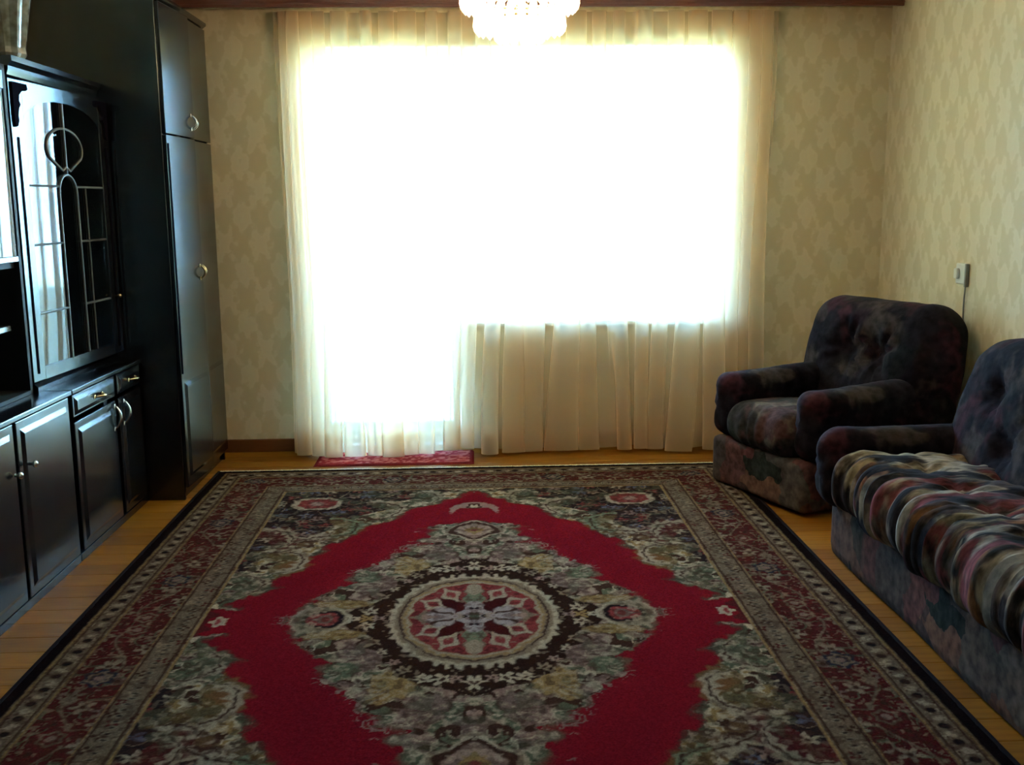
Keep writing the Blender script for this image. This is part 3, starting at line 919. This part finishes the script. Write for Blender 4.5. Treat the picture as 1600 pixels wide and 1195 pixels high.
def bow_handle(parent, x, y, z, ln, vertical=True, mat=None, name='handle', tilt=0.0):
    q = MB()
    pts = []
    for k in range(13):
        t = k / 12
        s_ = (t - 0.5) * ln
        dx = 0.026 * math.sin(PI * t) ** 0.7 + 0.001
        pts.append((x + dx, y + (tilt * s_ if vertical else s_), z + (s_ if vertical else 0)))
    q.tube(pts, [0.004 + 0.003 * math.sin(PI * k / 12) for k in range(13)], 8)
    for e in (pts[0], pts[-1]):
        q.box(x, x + 0.004, e[1] - 0.009, e[1] + 0.009, e[2] - 0.009, e[2] + 0.009, 0.002, 1)
    return q.build(name, mat or M_CHROME, parent, True)


AJAR = 2.6
# wardrobe
def make_wardrobe():
    r = empty('wardrobe', (-1.70, 5.31, 0))
    x0, x1, y0, y1, H = -2.015, -1.427, 4.915, 5.74, 2.36
    ox, oy = r.location.x, r.location.y
    b = MB()
    b.box(x0, x1, y0, y0 + 0.02, 0.0, H - 0.03, 0.002, 1)
    b.box(x0, x1, y1 - 0.02, y1, 0.0, H - 0.03, 0.002, 1)
    b.box(x0, x0 + 0.01, y0 + 0.02, y1 - 0.02, 0.0, H - 0.03)
    b.box(x0, x1 - 0.01, y0 + 0.02, y1 - 0.02, 0.06, 0.08); b.box(x0, x1 - 0.01, y0 + 0.02, y1 - 0.02, 1.735, 1.755)
    o = b.build('carcass', M_BLACKWOOD, r)
    o.matrix_parent_inverse = Matrix.Translation((-ox, -oy, 0))
    pinv = o.matrix_parent_inverse.copy()
    c = MB(); c.prism([(x0, H - 0.03), (x1 + 0.004, H - 0.03), (x1 + 0.028, H - 0.012), (x1 + 0.028, H), (x0, H)], 'y', y0 - 0.003, y1 + 0.003)
    c.build('cornice', M_BLACKWOOD, r).matrix_parent_inverse = pinv
    MB().box(x0, x1 - 0.015, y0 + 0.021, y1 - 0.021, 0.0, 0.058).build('plinth', M_BLACKWOOD, r).matrix_parent_inverse = pinv
    ym = 5.335
    for (a, b_, yh) in ((y0 + 0.004, ym - 0.002, ym - 0.045), (ym + 0.002, y1 - 0.004, ym + 0.045)):
        up = panel_door(r, 'upper_door', -1.408, a, b_, 1.745, H - 0.034, [])
        lo = panel_door(r, 'lower_door', -1.408, a, b_, 0.062, 1.738, [(a + 0.035, b_ - 0.03, 0.11, 0.575)])
        for d_, zz in ((up, 1.82), (lo, 1.085)):
            d_.matrix_parent_inverse = pinv
            if a < ym - 0.1:                                  # swung out a little so it mirrors the window light
                hx, hy = -1.426, a
                d_.matrix_basis = Matrix.Translation((hx, hy, 0)) @ Matrix.Rotation(math.radians(-AJAR - 0.5), 4, 'Z') @ Matrix.Translation((-hx, -hy, 0))
            bow_handle(d_, -1.408, yh, zz, 0.065, True, M_CHROME if zz > 1.5 else M_BRASS)
        # fluted strip down the outer stile
        MB().box(-1.408, -1.403, a + 0.012, a + 0.018, 0.62, 1.70, 0.001, 1).build('fillet', M_ORN, lo)
    tag(r, 'tall black lacquered two door wardrobe in the far left corner', 'wardrobe')
make_wardrobe()


def low_cabinet(name, y0, y1, doors, drawers, label, H=0.705):
    r = empty(name, ((-2.0 - 1.6) / 2, (y0 + y1) / 2, 0))
    pinv = Matrix.Translation((-r.location.x, -r.location.y, 0))
    x0, xf = -2.0, -1.60
    b = MB()
    b.box(x0, xf - 0.018, y0, y0 + 0.018, 0.0, H - 0.02); b.box(x0, xf - 0.018, y1 - 0.018, y1, 0.0, H - 0.02)
    b.box(x0, x0 + 0.01, y0 + 0.018, y1 - 0.018, 0.0, H - 0.02)
    b.box(x0, xf - 0.02, y0 + 0.018, y1 - 0.018, 0.035, 0.05)
    b.box(xf - 0.038, xf - 0.018, (y0 + y1) / 2 - 0.02, (y0 + y1) / 2 + 0.02, 0.0, H - 0.02)
    parts = [b.build('carcass', M_BLACKWOOD, r)]
    parts.append(MB().box(x0, xf + 0.012, y0 + 0.001, y1 - 0.001, H - 0.02, H, 0.004).build('cabinet_top', M_BLACKWOOD, r))
    parts.append(MB().box(x0, xf - 0.004, y0 + 0.002, y1 - 0.002, 0.0, 0.033, 0.002).build('plinth', M_BLACKWOOD, r))
    for (a, b_, z0, z1, kind, ky, kz) in doors:
        d_ = panel_door(r, 'door', xf, a, b_, z0, z1, [(a + 0.03, b_ - 0.03, z0 + 0.03, z1 - 0.03)])
        if kind == 'knob': knob(d_, xf + 0.008, ky, kz)
        else: bow_handle(d_, xf + 0.006, ky, kz, 0.10, True, M_CHROME, tilt=0.15)
        parts.append(d_)
    for (a, b_, z0, z1) in drawers:
        d_ = panel_door(r, 'drawer', xf, a, b_, z0, z1, [(a + 0.012, b_ - 0.012, z0 + 0.008, z1 - 0.008)])
        bow_handle(d_, xf + 0.008, (a + b_) / 2 + 0.02, (z0 + z1) / 2, 0.085, False, M_BRASS)
        parts.append(d_)
    for p in parts: p.matrix_parent_inverse = pinv
    tag(r, label, 'cabinet')


low_cabinet('low_cabinet', 3.05, 4.043,
            [(3.065, 3.535, 0.04, 0.678, 'knob', 3.500, 0.505), (3.560, 4.030, 0.04, 0.678, 'knob', 3.625, 0.515)], [],
            'black low cabinet with two doors and round bright knobs, nearest the camera')
low_cabinet('drawer_cabinet', 4.047, 4.908,
            [(4.075, 4.548, 0.04, 0.568, 'bow', 4.510, 0.500), (4.590, 4.895, 0.04, 0.568, 'bow', 4.632, 0.500)],
            [(4.072, 4.552, 0.588, 0.678), (4.584, 4.897, 0.588, 0.678)],
            'black low cabinet with two drawers above two doors, next to the wardrobe')


def make_display():
    y0, y1, z0, z1, xf, x0 = 4.0, 4.905, 0.706, 1.965, -1.712, -2.0
    r = empty('display_cabinet', ((x0 + xf) / 2, (y0 + y1) / 2, z0))
    pinv = Matrix.Translation((-r.location.x, -r.location.y, -z0))
    P = []
    b = MB()
    b.box(x0, xf - 0.022, y0, y0 + 0.018, z0, z1 - 0.06); b.box(x0, xf - 0.022, y1 - 0.018, y1, z0, z1 - 0.06)
    b.box(x0, x0 + 0.01, y0 + 0.018, y1 - 0.018, z0, z1 - 0.06)
    b.box(x0, xf - 0.022, y0 + 0.018, y1 - 0.018, z0, z0 + 0.02); b.box(x0, xf - 0.022, y0, y1, z1 - 0.06, z1 - 0.045)
    P.append(b.build('carcass', M_BLACKWOOD, r))
    c = MB()
    c.prism([(x0, z1 - 0.075), (xf - 0.02, z1 - 0.075), (xf + 0.004, z1 - 0.068), (xf + 0.010, z1 - 0.050), (xf + 0.010, z1 - 0.036), (xf + 0.026, z1 - 0.020), (xf + 0.026, z1), (x0, z1)], 'y', y0 - 0.008, y1 - 0.001)
    P.append(c.build('crown_moulding', M_BLACKWOOD, r))
    bs = MB(); bs.prism([(x0, z0), (xf + 0.016, z0), (xf + 0.016, z0 + 0.018), (xf + 0.002, z0 + 0.032), (xf - 0.022, z0 + 0.032), (x0, z0 + 0.02)], 'y', y0 - 0.004, y1 - 0.001)
    P.append(bs.build('base_moulding', M_BLACKWOOD, r))
    # door frame: two stiles, bottom rail, top rail with an arched opening
    ga, gb = y0 + 0.105, y1 - 0.105
    gz0, spring = z0 + 0.085, z1 - 0.23
    fz0, fz1 = z0 + 0.036, z1 - 0.078
    f = MB()
    f.box(xf - 0.02, xf, y0 + 0.004, ga, fz0, fz1, 0.002, 1)
    f.box(xf - 0.02, xf, gb, y1 - 0.004, fz0, fz1, 0.002, 1)
    f.box(xf - 0.02, xf, ga, gb, fz0, gz0)
    n = 24
    mid, hw_ = (ga + gb) / 2, (gb - ga) / 2
    pts = [(ga, fz1), (ga, spring)] + [(mid - hw_ * math.cos(PI * k / n), spring + 0.10 * math.sin(PI * k / n)) for k in range(1, n)] + [(gb, spring), (gb, fz1)]
    f.prism(pts[::-1], 'x', xf - 0.02, xf)
    dr_ = f.build('door', M_BLACKWOOD, r); P.append(dr_)
    MB().box(xf - 0.013, xf - 0.009, ga - 0.004, gb + 0.004, gz0 - 0.004, spring + 0.104).build('pane', M_CABGLASS, dr_)
    # leaded lattice
    xl = xf - 0.006
    lt = MB()
    rad = 0.005
    lt.tube([(xl, mid, spring + 0.098), (xl, mid, 1.545)], rad, 6)
    cz, cr_ = 1.650, 0.165
    lt.tube([(xl, mid + cr_ * math.cos(a), cz + cr_ * 0.50 * math.sin(a)) for a in np.linspace(-0.15 * PI, 1.15 * PI, 22)], rad, 6)
    lt.tube([(xl, mid - cr_ * 0.89, cz - 0.036), (xl, mid - 0.035, 1.562), (xl, mid, 1.578), (xl, mid + 0.035, 1.562), (xl, mid + cr_ * 0.89, cz - 0.036)], rad, 6)
    lt.tube([(xl, mid - 0.083, gz0)] + [(xl, mid - 0.083, 1.45)] + [(xl, mid - 0.083 * math.cos(a), 1.47 + 0.075 * math.sin(a)) for a in np.linspace(0, PI, 13)] + [(xl, mid + 0.083, 1.45), (xl, mid + 0.083, gz0)], rad, 6)
    for zz in (1.497, 1.268, 1.000):
        lt.tube([(xl, ga, zz), (xl, mid - 0.083, zz)], rad, 6); lt.tube([(xl, mid + 0.083, zz), (xl, gb, zz)], rad, 6)
    lt.tube([(xl, mid + 0.17, gz0), (xl, mid + 0.17, 1.50)], rad * 0.7, 6)
    lt.build('lattice', M_LATTICE, dr_)
    # carved corner scrolls and inlaid lines
    for (yy, sg) in ((y0 + 0.022, 1), (y1 - 0.022, -1)):
        cn = MB()
        zt = fz1 - 0.012
        cn.prism([(yy + sg * p, zt - q) for p, q in ((0, 0), (0.115, 0), (0.12, 0.018), (0.10, 0.026), (0.085, 0.016), (0.07, 0.03), (0.05, 0.045), (0.045, 0.065), (0.055, 0.08), (0.04, 0.095), (0.032, 0.12), (0.035, 0.14), (0.022, 0.16), (0.005, 0.165), (0, 0.14))], 'x', xf, xf + 0.007)
        cn.build('corner_ornament', M_ORN, dr_)
        MB().box(xf, xf + 0.003, yy + sg * 0.026 - 0.007, yy + sg * 0.026 + 0.007, fz0 + 0.03, zt - 0.20, 0.001, 1).build('inlay', M_ORN, dr_)
    knob(dr_, xf, gb + 0.05, z0 + 0.30, 0.011, M_BRASS)
    for zz in (1.02, 1.285, 1.51):
        P.append(MB().box(x0 + 0.012, xf - 0.035, y0 + 0.019, y1 - 0.019, zz - 0.003, zz + 0.003).build('glass_shelf', M_CABGLASS, r))
    for p in P: p.matrix_parent_inverse = pinv
    hx, hy = xf - 0.02, y0 + 0.004
    dr_.matrix_basis = Matrix.Translation((hx, hy, 0)) @ Matrix.Rotation(math.radians(-AJAR - 0.5), 4, 'Z') @ Matrix.Translation((-hx, -hy, 0))  # door turned out to catch the window's reflection
    tag(r, 'black display cabinet with an arched lattice glass door, standing on the drawer cabinet', 'cabinet')
make_display()


def make_niche():
    y0, y1, z0, z1, xf, x0 = 3.06, 3.985, 0.706, 1.93, -1.712, -2.0
    r = empty('open_shelf_unit', ((x0 + xf) / 2, (y0 + y1) / 2, z0))
    pinv = Matrix.Translation((-r.location.x, -r.location.y, -z0))
    P = []
    b = MB()
    b.box(x0, xf, y0, y0 + 0.02, z0, z1); b.box(x0, xf, y1 - 0.02, y1, z0, z1)
    b.box(x0, x0 + 0.01, y0 + 0.02, y1 - 0.02, z0, z1)
    b.box(x0 + 0.01, xf, y0 + 0.02, y1 - 0.02, z1 - 0.02, z1); b.box(x0 + 0.01, xf - 0.02, y0 + 0.02, y1 - 0.02, 1.19, 1.21)
    b.box(x0 + 0.01, xf, y0 + 0.02, y1 - 0.02, z0, z0 + 0.015)
    P.append(b.build('carcass', M_BLACKIN, r))
    s = MB().box(x0 + 0.012, xf - 0.045, y0 + 0.021, y1 - 0.05, 0.955, 0.975, 0.002, 1).build('shelf', M_BLACKIN, r)
    MB().box(xf - 0.044, xf - 0.040, y0 + 0.021, y1 - 0.05, 0.955, 0.975, 0.001, 1).build('shelf_edging', M_SILVER, s); P.append(s)
    d_ = MB().box(xf - 0.010, xf - 0.004, y0 + 0.022, y1 - 0.022, 1.235, z1 - 0.09).build('glass_door', M_DARKGLASS, r); P.append(d_)
    MB().box(xf - 0.012, xf, y0 + 0.021, y1 - 0.021, 1.213, 1.234, 0.002, 1).build('door_edging', M_SILVER, d_)
    MB().box(xf - 0.012, xf, y0 + 0.021, y1 - 0.021, z1 - 0.089, z1 - 0.021, 0.002, 1).build('door_rail', M_BLACKWOOD, d_)
    for p in P: p.matrix_parent_inverse = pinv
    tag(r, 'black shelf unit with an open niche under a shiny glass door, at the left edge', 'shelf unit')
make_niche()

# vase with dried stems on the display cabinet
def make_vase():
    v = empty('glass_vase', (-1.738, 4.085, 1.966))
    v.scale = (1.3, 1.3, 1.15)
    M_V, nt, pb = new_mat('vase_glass')
    tc = N(nt, 'ShaderNodeTexCoord'); wv = N(nt, 'ShaderNodeTexNoise'); wv.inputs['Scale'].default_value = 30
    nt.links.new(tc.outputs['Object'], wv.inputs['Vector'])
    nt.links.new(ramp(nt, wv.outputs['Fac'], [(0.35, (0.26, 0.25, 0.18)), (0.65, (0.52, 0.54, 0.47))]), pb.inputs['Base Color'])
    pb.inputs['Roughness'].default_value = 0.12
    pb.inputs['Transmission Weight'].default_value = 0.45
    b = MB()
    prof = [(0.045, 0.0), (0.052, 0.012), (0.050, 0.03), (0.062, 0.12), (0.078, 0.22), (0.088, 0.26), (0.086, 0.262), (0.074, 0.22), (0.058, 0.12), (0.046, 0.035), (0.01, 0.03)]
    b.lathe(prof, n=40, ripple=10, amp=0.05)
    b.build('bowl', M_V, v, False)
    tag(v, 'fluted pale glass vase on top of the lattice door cabinet', 'vase')
    f = empty('dried_bouquet', (-1.738, 4.085, 2.008))
    M_ST = simple('straw', (0.32, 0.25, 0.12), 0.8, var=0.3, scale=60)
    M_LF = simple('pale_leaf', (0.62, 0.68, 0.60), 0.7, var=0.15, scale=30)
    M_FL = simple('dull_gold_leaf', (0.26, 0.22, 0.10), 0.6, var=0.4, scale=40)
    rnd = random.Random(3)
    for k in range(16):
        a = rnd.uniform(0, 2 * PI); l_ = rnd.uniform(0.30, 0.44); rr = rnd.uniform(0.03, 0.12)
        x_, y_ = math.cos(a), math.sin(a)
        MB().tube([(0.015 * x_, 0.015 * y_, 0.005), (0.03 * x_, 0.03 * y_, l_ * 0.5), (rr * x_, rr * y_, l_)], [0.0035, 0.003, 0.002], 6).build('stem', M_ST, f)
        lb = MB()
        c = Vector((rr * x_ * .8, rr * y_ * .8, l_ * 0.85)); out = Vector((x_, y_, 0.6)).normalized(); sd = Vector((-y_, x_, 0))
        L = rnd.uniform(0.07, 0.12); W = rnd.uniform(0.016, 0.028)
        va = [c, c + out * L * .4 + sd * W, c + out * L, c + out * L * .4 - sd * W]
        nn = out.cross(sd).normalized() * 0.003
        A = [lb.bm.verts.new(p + nn) for p in va]; B = [lb.bm.verts.new(p - nn) for p in va]
        lb.bm.faces.new(A); lb.bm.faces.new(B[::-1])
        for i in range(4): lb.bm.faces.new((A[i], B[i], B[(i + 1) % 4], A[(i + 1) % 4]))
        lb.build('leaf', M_LF if k % 4 == 0 else M_FL, f)
    tag(f, 'bunch of dried stems and pale leaves standing in the glass vase', 'dried flowers')
make_vase()

# ------------------------------------------------------------------ upholstery
def soft_box(half, r, n, disp=None):
    """rounded box with half sizes, corner radius r, n cells per longest side; disp(p, nrm) -> new p (numpy arrays)"""
    hx, hy, hz = half
    step = 2 * max(half) / n
    cnt = [max(4, int(round(2 * h / step))) for h in half]
    verts = {}
    P = []; F = []
    def vid(p):
        k = tuple(np.round(p, 5))
        if k not in verts:
            verts[k] = len(P); P.append(p)
        return verts[k]
    ax = [np.linspace(-h, h, c + 1) for h, c in zip(half, cnt)]
    for d in range(3):
        a, b = [(1, 2), (2, 0), (0, 1)][d]
        for sgn in (-1, 1):
            ids = np.zeros((len(ax[a]), len(ax[b])), int)
            for i, va in enumerate(ax[a]):
                for j, vb in enumerate(ax[b]):
                    p = [0, 0, 0]; p[d] = sgn * half[d]; p[a] = va; p[b] = vb
                    ids[i, j] = vid(tuple(p))
            for i in range(len(ax[a]) - 1):
                for j in range(len(ax[b]) - 1):
                    q = [ids[i, j], ids[i + 1, j], ids[i + 1, j + 1], ids[i, j + 1]]
                    F.append(q if sgn > 0 else q[::-1])
    P = np.array(P, float)
    h = np.array(half)
    rr = np.minimum(r, h * 0.999)
    q = np.clip(P, -(h - rr), h - rr)
    dv = (P - q) / rr
    L = np.linalg.norm(dv, axis=1, keepdims=True)
    nrm = dv / np.maximum(L, 1e-6)
    V = q + nrm * rr
    if disp is not None:
        V = disp(V, nrm)
    return V, F


def soft(name, half, r, n, mat, parent, loc, rot=(0, 0, 0), disp=None):
    V, F = soft_box(half, r, n, disp)
    me = bpy.data.meshes.new(name)
    me.from_pydata([tuple(v) for v in V], [], F)
    o = link(name, me, mat, parent, True)
    o.location = loc; o.rotation_euler = rot
    return o


def tuft(V, nrm, a, b, d, sign, pts, depth, sig, puff, ha, hb, crease=0.006):
    """dimple a cushion face: coords a,b across the face, d the face axis"""
    m = np.clip(nrm[:, d] * sign, 0, 1)
    A, B = V[:, a], V[:, b]
    out = puff * np.clip(1 - (A / ha) ** 2, 0, 1) ** 0.5 * np.clip(1 - (B / hb) ** 2, 0, 1) ** 0.5
    for (pa, pb) in pts:
        dd = np.hypot(A - pa, B - pb)
        th = np.arctan2(B - pb, A - pa)
        out = out - depth * np.exp(-(dd / sig) ** 2)
        out = out + crease * np.exp(-((dd - sig * 0.9) / (sig * 0.9)) ** 2) * np.cos(7 * th + 1.3 + 2 * np.sin(3 * th + pa * 9))
    V = V.copy()
    V[:, d] += sign * m * out
    return V


# each piece is built in the seat's own frame: +x = back, -x = front, y along the width, z up
def make_armchair():
    r = empty('armchair', (1.31, 4.73, 0.0125), math.radians(23))
    W = 0.72
    def base_d(V, n):
        V = V.copy(); V[:, 0] += 0.004 * np.sin(V[:, 1] * 9) * (n[:, 0] < -0.3); return V
    soft('base', (0.42, W / 2 - 0.01, 0.12), 0.03, 30, M_VBASE, r, (0.43, 0, 0.122), disp=base_d)
    def seat_d(V, n):
        V = V.copy()
        f = np.clip(-n[:, 0], 0, 1)
        V += n * (0.007 * f * np.sin(V[:, 1] * 60 + 3 * np.sin(V[:, 1] * 17)))[:, None]
        V[:, 2] += 0.022 * np.clip(n[:, 2], 0, 1) * (1 - (V[:, 1] / 0.27) ** 2) - 0.03 * np.clip(n[:, 2], 0, 1) * sstep(-.1, .3, V[:, 0])
        V += n * (0.005 * (fbm(V[:, 0] * 11, V[:, 1] * 11, 5) - 0.5))[:, None]
        return V
    soft('seat_cushion', (0.34, 0.255, 0.10), 0.095, 44, M_VCHAIRSEAT, r, (0.32, 0, 0.325), disp=seat_d)
    for s in (-1, 1):
        def arm_d(V, n, s=s):
            V = V.copy()
            V[:, 2] += 0.05 * np.clip(V[:, 0] + 0.1, 0, 1) * np.clip(n[:, 2], 0, 1)
            V += n * (0.010 * (fbm(V[:, 0] * 12, V[:, 2] * 12 + V[:, 1] * 9, 15 + s) - 0.5))[:, None]
            V += n * (0.006 * np.clip(-n[:, 0], 0, 1) * np.cos(5 * np.arctan2(V[:, 1], V[:, 2])))[:, None]
            V[:, 1] *= 1 + 0.25 * sstep(0.0, 0.2, V[:, 2])
            return V
        soft('armrest', (0.37, 0.085, 0.165), 0.08, 34, M_VDARK, r, (0.39, s * 0.305, 0.395), disp=arm_d)
    def back_d(V, n):
        V = tuft(V, n, 1, 2, 0, -1, [(-0.10, 0.03), (0.10, 0.03)], 0.06, 0.085, 0.05, 0.45, 0.40, 0.014)
        V[:, 1] *= 1 - 0.16 * np.clip(V[:, 2] - 0.02, 0, 1) / 0.3 * np.clip(V[:, 2] - 0.02, 0, 1) / 0.3
        V += n * (0.010 * (fbm(V[:, 1] * 9, V[:, 2] * 9, 25) - 0.5))[:, None]
        return V
    bk = soft('backrest', (0.12, 0.465, 0.31), 0.115, 52, M_VDARK, r, (0.765, -0.01, 0.605), (0, math.radians(12), 0), disp=back_d)
    for p in ((-0.10, 0.03), (0.10, 0.03)):
        q = MB().lathe([(0.016, -0.006), (0.017, 0.0), (0.010, 0.006)], n=12).build('button', M_VDARK, bk, True)
        q.rotation_euler = (0, -PI / 2, 0); q.location = (-0.115 + 0.012, p[0], p[1])
    tag(r, 'dark patterned velvet armchair with a tufted back in the far right corner', 'armchair')
make_armchair()


def make_sofa():
    L = 2.0
    r = empty('sofa', (1.41, 2.99, 0))            # front edge of its base, at mid length
    def base_d(V, n):
        V = V.copy(); V[:, 0] += 0.004 * np.sin(V[:, 1] * 7) * (n[:, 0] < -0.3); return V
    soft('base', (0.44, L / 2 - 0.005, 0.135), 0.03, 46, M_VBASE, r, (0.45, 0, 0.137), disp=base_d)
    def seat_d(V, n):
        V = V.copy()
        f = np.clip(-n[:, 0], 0, 1); top = np.clip(n[:, 2], 0, 1)
        y = V[:, 1]
        pl = np.sin(y * 70 + 6 * np.sin(y * 13) + 3 * np.sin(y * 29 + 1))
        reach = sstep(0.25, 0.9, f) + 0.6 * top * sstep(-0.12, -0.24, V[:, 0])
        V += n * (0.011 * reach * pl)[:, None]
        big = np.sin(y * 17 + 1.0)
        V += n * (0.016 * reach * big)[:, None]
        tu = np.zeros(len(V))
        for k in range(-3, 4):
            for xx in (-0.06, 0.17):
                py = k * 0.26 + (0.13 if xx > 0 else 0)
                dd = np.hypot(V[:, 0] - xx, y - py); th = np.arctan2(y - py, V[:, 0] - xx)
                tu -= 0.035 * np.exp(-(dd / 0.06) ** 2)
                tu += 0.006 * np.exp(-((dd - 0.06) / 0.06) ** 2) * np.cos(6 * th + k)
        V[:, 2] += top * (tu + 0.02 - 0.015 * sstep(-.1, .3, V[:, 0]))
        V += n * (0.008 * (fbm(V[:, 0] * 14, y * 14, 6) - 0.5))[:, None]
        return V
    soft('seat_cushion', (0.31, L / 2 - 0.20, 0.11), 0.10, 130, M_VSEAT, r, (0.245, 0, 0.352), disp=seat_d)
    for s in (-1, 1):
        def arm_d(V, n, s=s):
            V = V.copy()
            V[:, 2] += 0.03 * np.clip(V[:, 0] + 0.1, 0, 1) * np.clip(n[:, 2], 0, 1)
            V += n * (0.012 * (fbm(V[:, 0] * 12, V[:, 2] * 12 + V[:, 1] * 9, 45 + s) - 0.5))[:, None]
            V += n * (0.007 * np.clip(-n[:, 0], 0, 1) * np.cos(5 * np.arctan2(V[:, 1], V[:, 2])))[:, None]
            return V
        soft('armrest', (0.37, 0.095, 0.16), 0.09, 36, M_VDARK, r, (0.30, s * (L / 2 - 0.09), 0.375), disp=arm_d)
    pts = [(-0.66 + 0.33 * k, 0.06) for k in range(5)] + [(-0.5 + 0.33 * k, -0.10) for k in range(4)]
    def back_d(V, n):
        V = tuft(V, n, 1, 2, 0, -1, pts, 0.05, 0.065, 0.05, 0.99, 0.40, 0.010)
        yy = np.abs(V[:, 1]) / 0.96
        V[:, 2] -= 0.05 * np.clip(yy - 0.6, 0, 1) ** 2 / 0.16 * sstep(0.0, 0.2, V[:, 2])
        V[:, 1] *= 1 - 0.05 * np.clip(V[:, 2], 0, 1) / 0.3
        V += n * (0.012 * (fbm(V[:, 1] * 9, V[:, 2] * 9, 35) - 0.5))[:, None]
        return V
    bk = soft('backrest', (0.13, 0.995, 0.315), 0.125, 100, M_VDARK, r, (0.62, 0, 0.605), (0, math.radians(15), 0), disp=back_d)
    for p in pts:
        q = MB().lathe([(0.017, -0.006), (0.018, 0.0), (0.010, 0.006)], n=12).build('button', M_VDARK, bk, True)
        q.rotation_euler = (0, -PI / 2, 0); q.location = (-0.13 + 0.008 - (0.05 * math.sqrt(1 - (p[0] / 0.99) ** 2) * math.sqrt(1 - (p[1] / 0.40) ** 2) - 0.05), p[0] * (1 - 0.05 * max(p[1], 0) / 0.3), p[1])
    tag(r, 'long dark velvet sofa with a puffy floral seat along the right wall', 'sofa')
make_sofa()

# ------------------------------------------------------------------ chandelier
def make_chandelier():
    c = empty('chandelier', (0.19, 4.2, 2.184))
    c.scale = (1.28, 1.28, 1.28)
    M_CR, nt, b = new_mat('cut_crystal')
    nt.nodes.remove(b)
    out = nt.nodes['Material Output']
    tl = N(nt, 'ShaderNodeBsdfTranslucent'); tl.inputs['Color'].default_value = (0.95, 0.96, 0.96, 1)
    gl = N(nt, 'ShaderNodeBsdfGlossy'); gl.inputs['Roughness'].default_value = 0.08
    tr = N(nt, 'ShaderNodeBsdfTransparent')
    m1 = N(nt, 'ShaderNodeMixShader'); m1.inputs[0].default_value = 0.45
    m2 = N(nt, 'ShaderNodeMixShader'); m2.inputs[0].default_value = 0.15
    nt.links.new(tl.outputs[0], m1.inputs[1]); nt.links.new(tr.outputs[0], m1.inputs[2])
    nt.links.new(m1.outputs[0], m2.inputs[1]); nt.links.new(gl.outputs[0], m2.inputs[2])
    nt.links.new(m2.outputs[0], out.inputs['Surface'])
    bulb_m = emit('lit_bulb', (1.0, 0.66, 0.34), 62.0)
    MB().lathe([(0.055, 0.262), (0.06, 0.254), (0.045, 0.232), (0.012, 0.215)], n=24).build('ceiling_cup', M_BRASS, c, True)
    MB().tube([(0, 0, 0.225), (0, 0, 0.02)], 0.006, 10).build('rod', M_BRASS, c, True)
    drop = None
    for (rad, z, ln, n, sz) in ((0.168, 0.075, 0.105, 30, 1.0), (0.128, 0.005, 0.100, 24, 0.95), (0.066, -0.045, 0.075, 14, 0.9)):
        ring = MB().tube([(rad * math.cos(a), rad * math.sin(a), z) for a in np.linspace(0, 2 * PI, 49)], 0.005, 8)
        for k in range(3):
            a = 2 * PI * k / 3
            ring.tube([(rad * math.cos(a), rad * math.sin(a), z), (0.004 * math.cos(a), 0.004 * math.sin(a), z + 0.05)], 0.0035, 6)
        ring.build('ring', M_BRASS, c, True)
        me = None
        for k in range(n):
            a = 2 * PI * k / n
            if me is None:
                q = MB().lathe([(0.002, 0.0), (0.008, -0.012), (0.006, -0.022), (0.010, -0.030), (0.0165 * sz, -ln * 0.72), (0.012 * sz, -ln * 0.88), (0.001, -ln)], n=6)
                o = q.build('crystal_drop', M_CR, c)
                me = o.data
            else:
                o = bpy.data.objects.new('crystal_drop', me); COL.objects.link(o); o.parent = c
            o.location = (rad * math.cos(a), rad * math.sin(a), z - 0.004)
            o.rotation_euler = (0, 0, a)
    for k in range(5):
        a = 2 * PI * (k + 0.3) / 5
        q = MB().lathe([(0.008, 0.06), (0.010, 0.04), (0.022, 0.005), (0.020, -0.012), (0.006, -0.024)], n=14)
        o = q.build('bulb', bulb_m, c, True)
        o.location = (0.085 * math.cos(a), 0.085 * math.sin(a), 0.03)
        MB().tube([(0.085 * math.cos(a), 0.085 * math.sin(a), 0.088), (0.006 * math.cos(a), 0.006 * math.sin(a), 0.12)], 0.004, 6).build('arm', M_BRASS, c, True)
    tag(c, 'tiered crystal chandelier glowing white, hanging from the ceiling before the window', 'chandelier')
make_chandelier()

# wall socket with a cord on the right wall
def make_socket():
    s = empty('wall_socket', (XR, 4.88, 1.06))
    M_P = simple('ivory_plastic', (0.62, 0.62, 0.56), 0.4, var=0.03)
    M_D = simple('grey_plastic', (0.22, 0.22, 0.20), 0.5)
    MB().box(-0.014, 0, -0.05, 0.05, -0.05, 0.05, 0.006).build('plate', M_P, s)
    MB().box(-0.030, -0.014, 0.005, 0.040, -0.025, 0.025, 0.006).build('switch_key', M_P, s)
    MB().box(-0.020, -0.002, -0.066, -0.052, -0.06, 0.05, 0.003).build('side_box', M_D, s)
    MB().tube([(-0.012, -0.055, -0.06), (-0.010, -0.045, -0.12), (-0.006, -0.04, -0.30)], 0.004, 8).build('cord', M_D, s, True)
    tag(s, 'small ivory wall switch with a thin cord running down, on the right wall', 'switch')
make_socket()
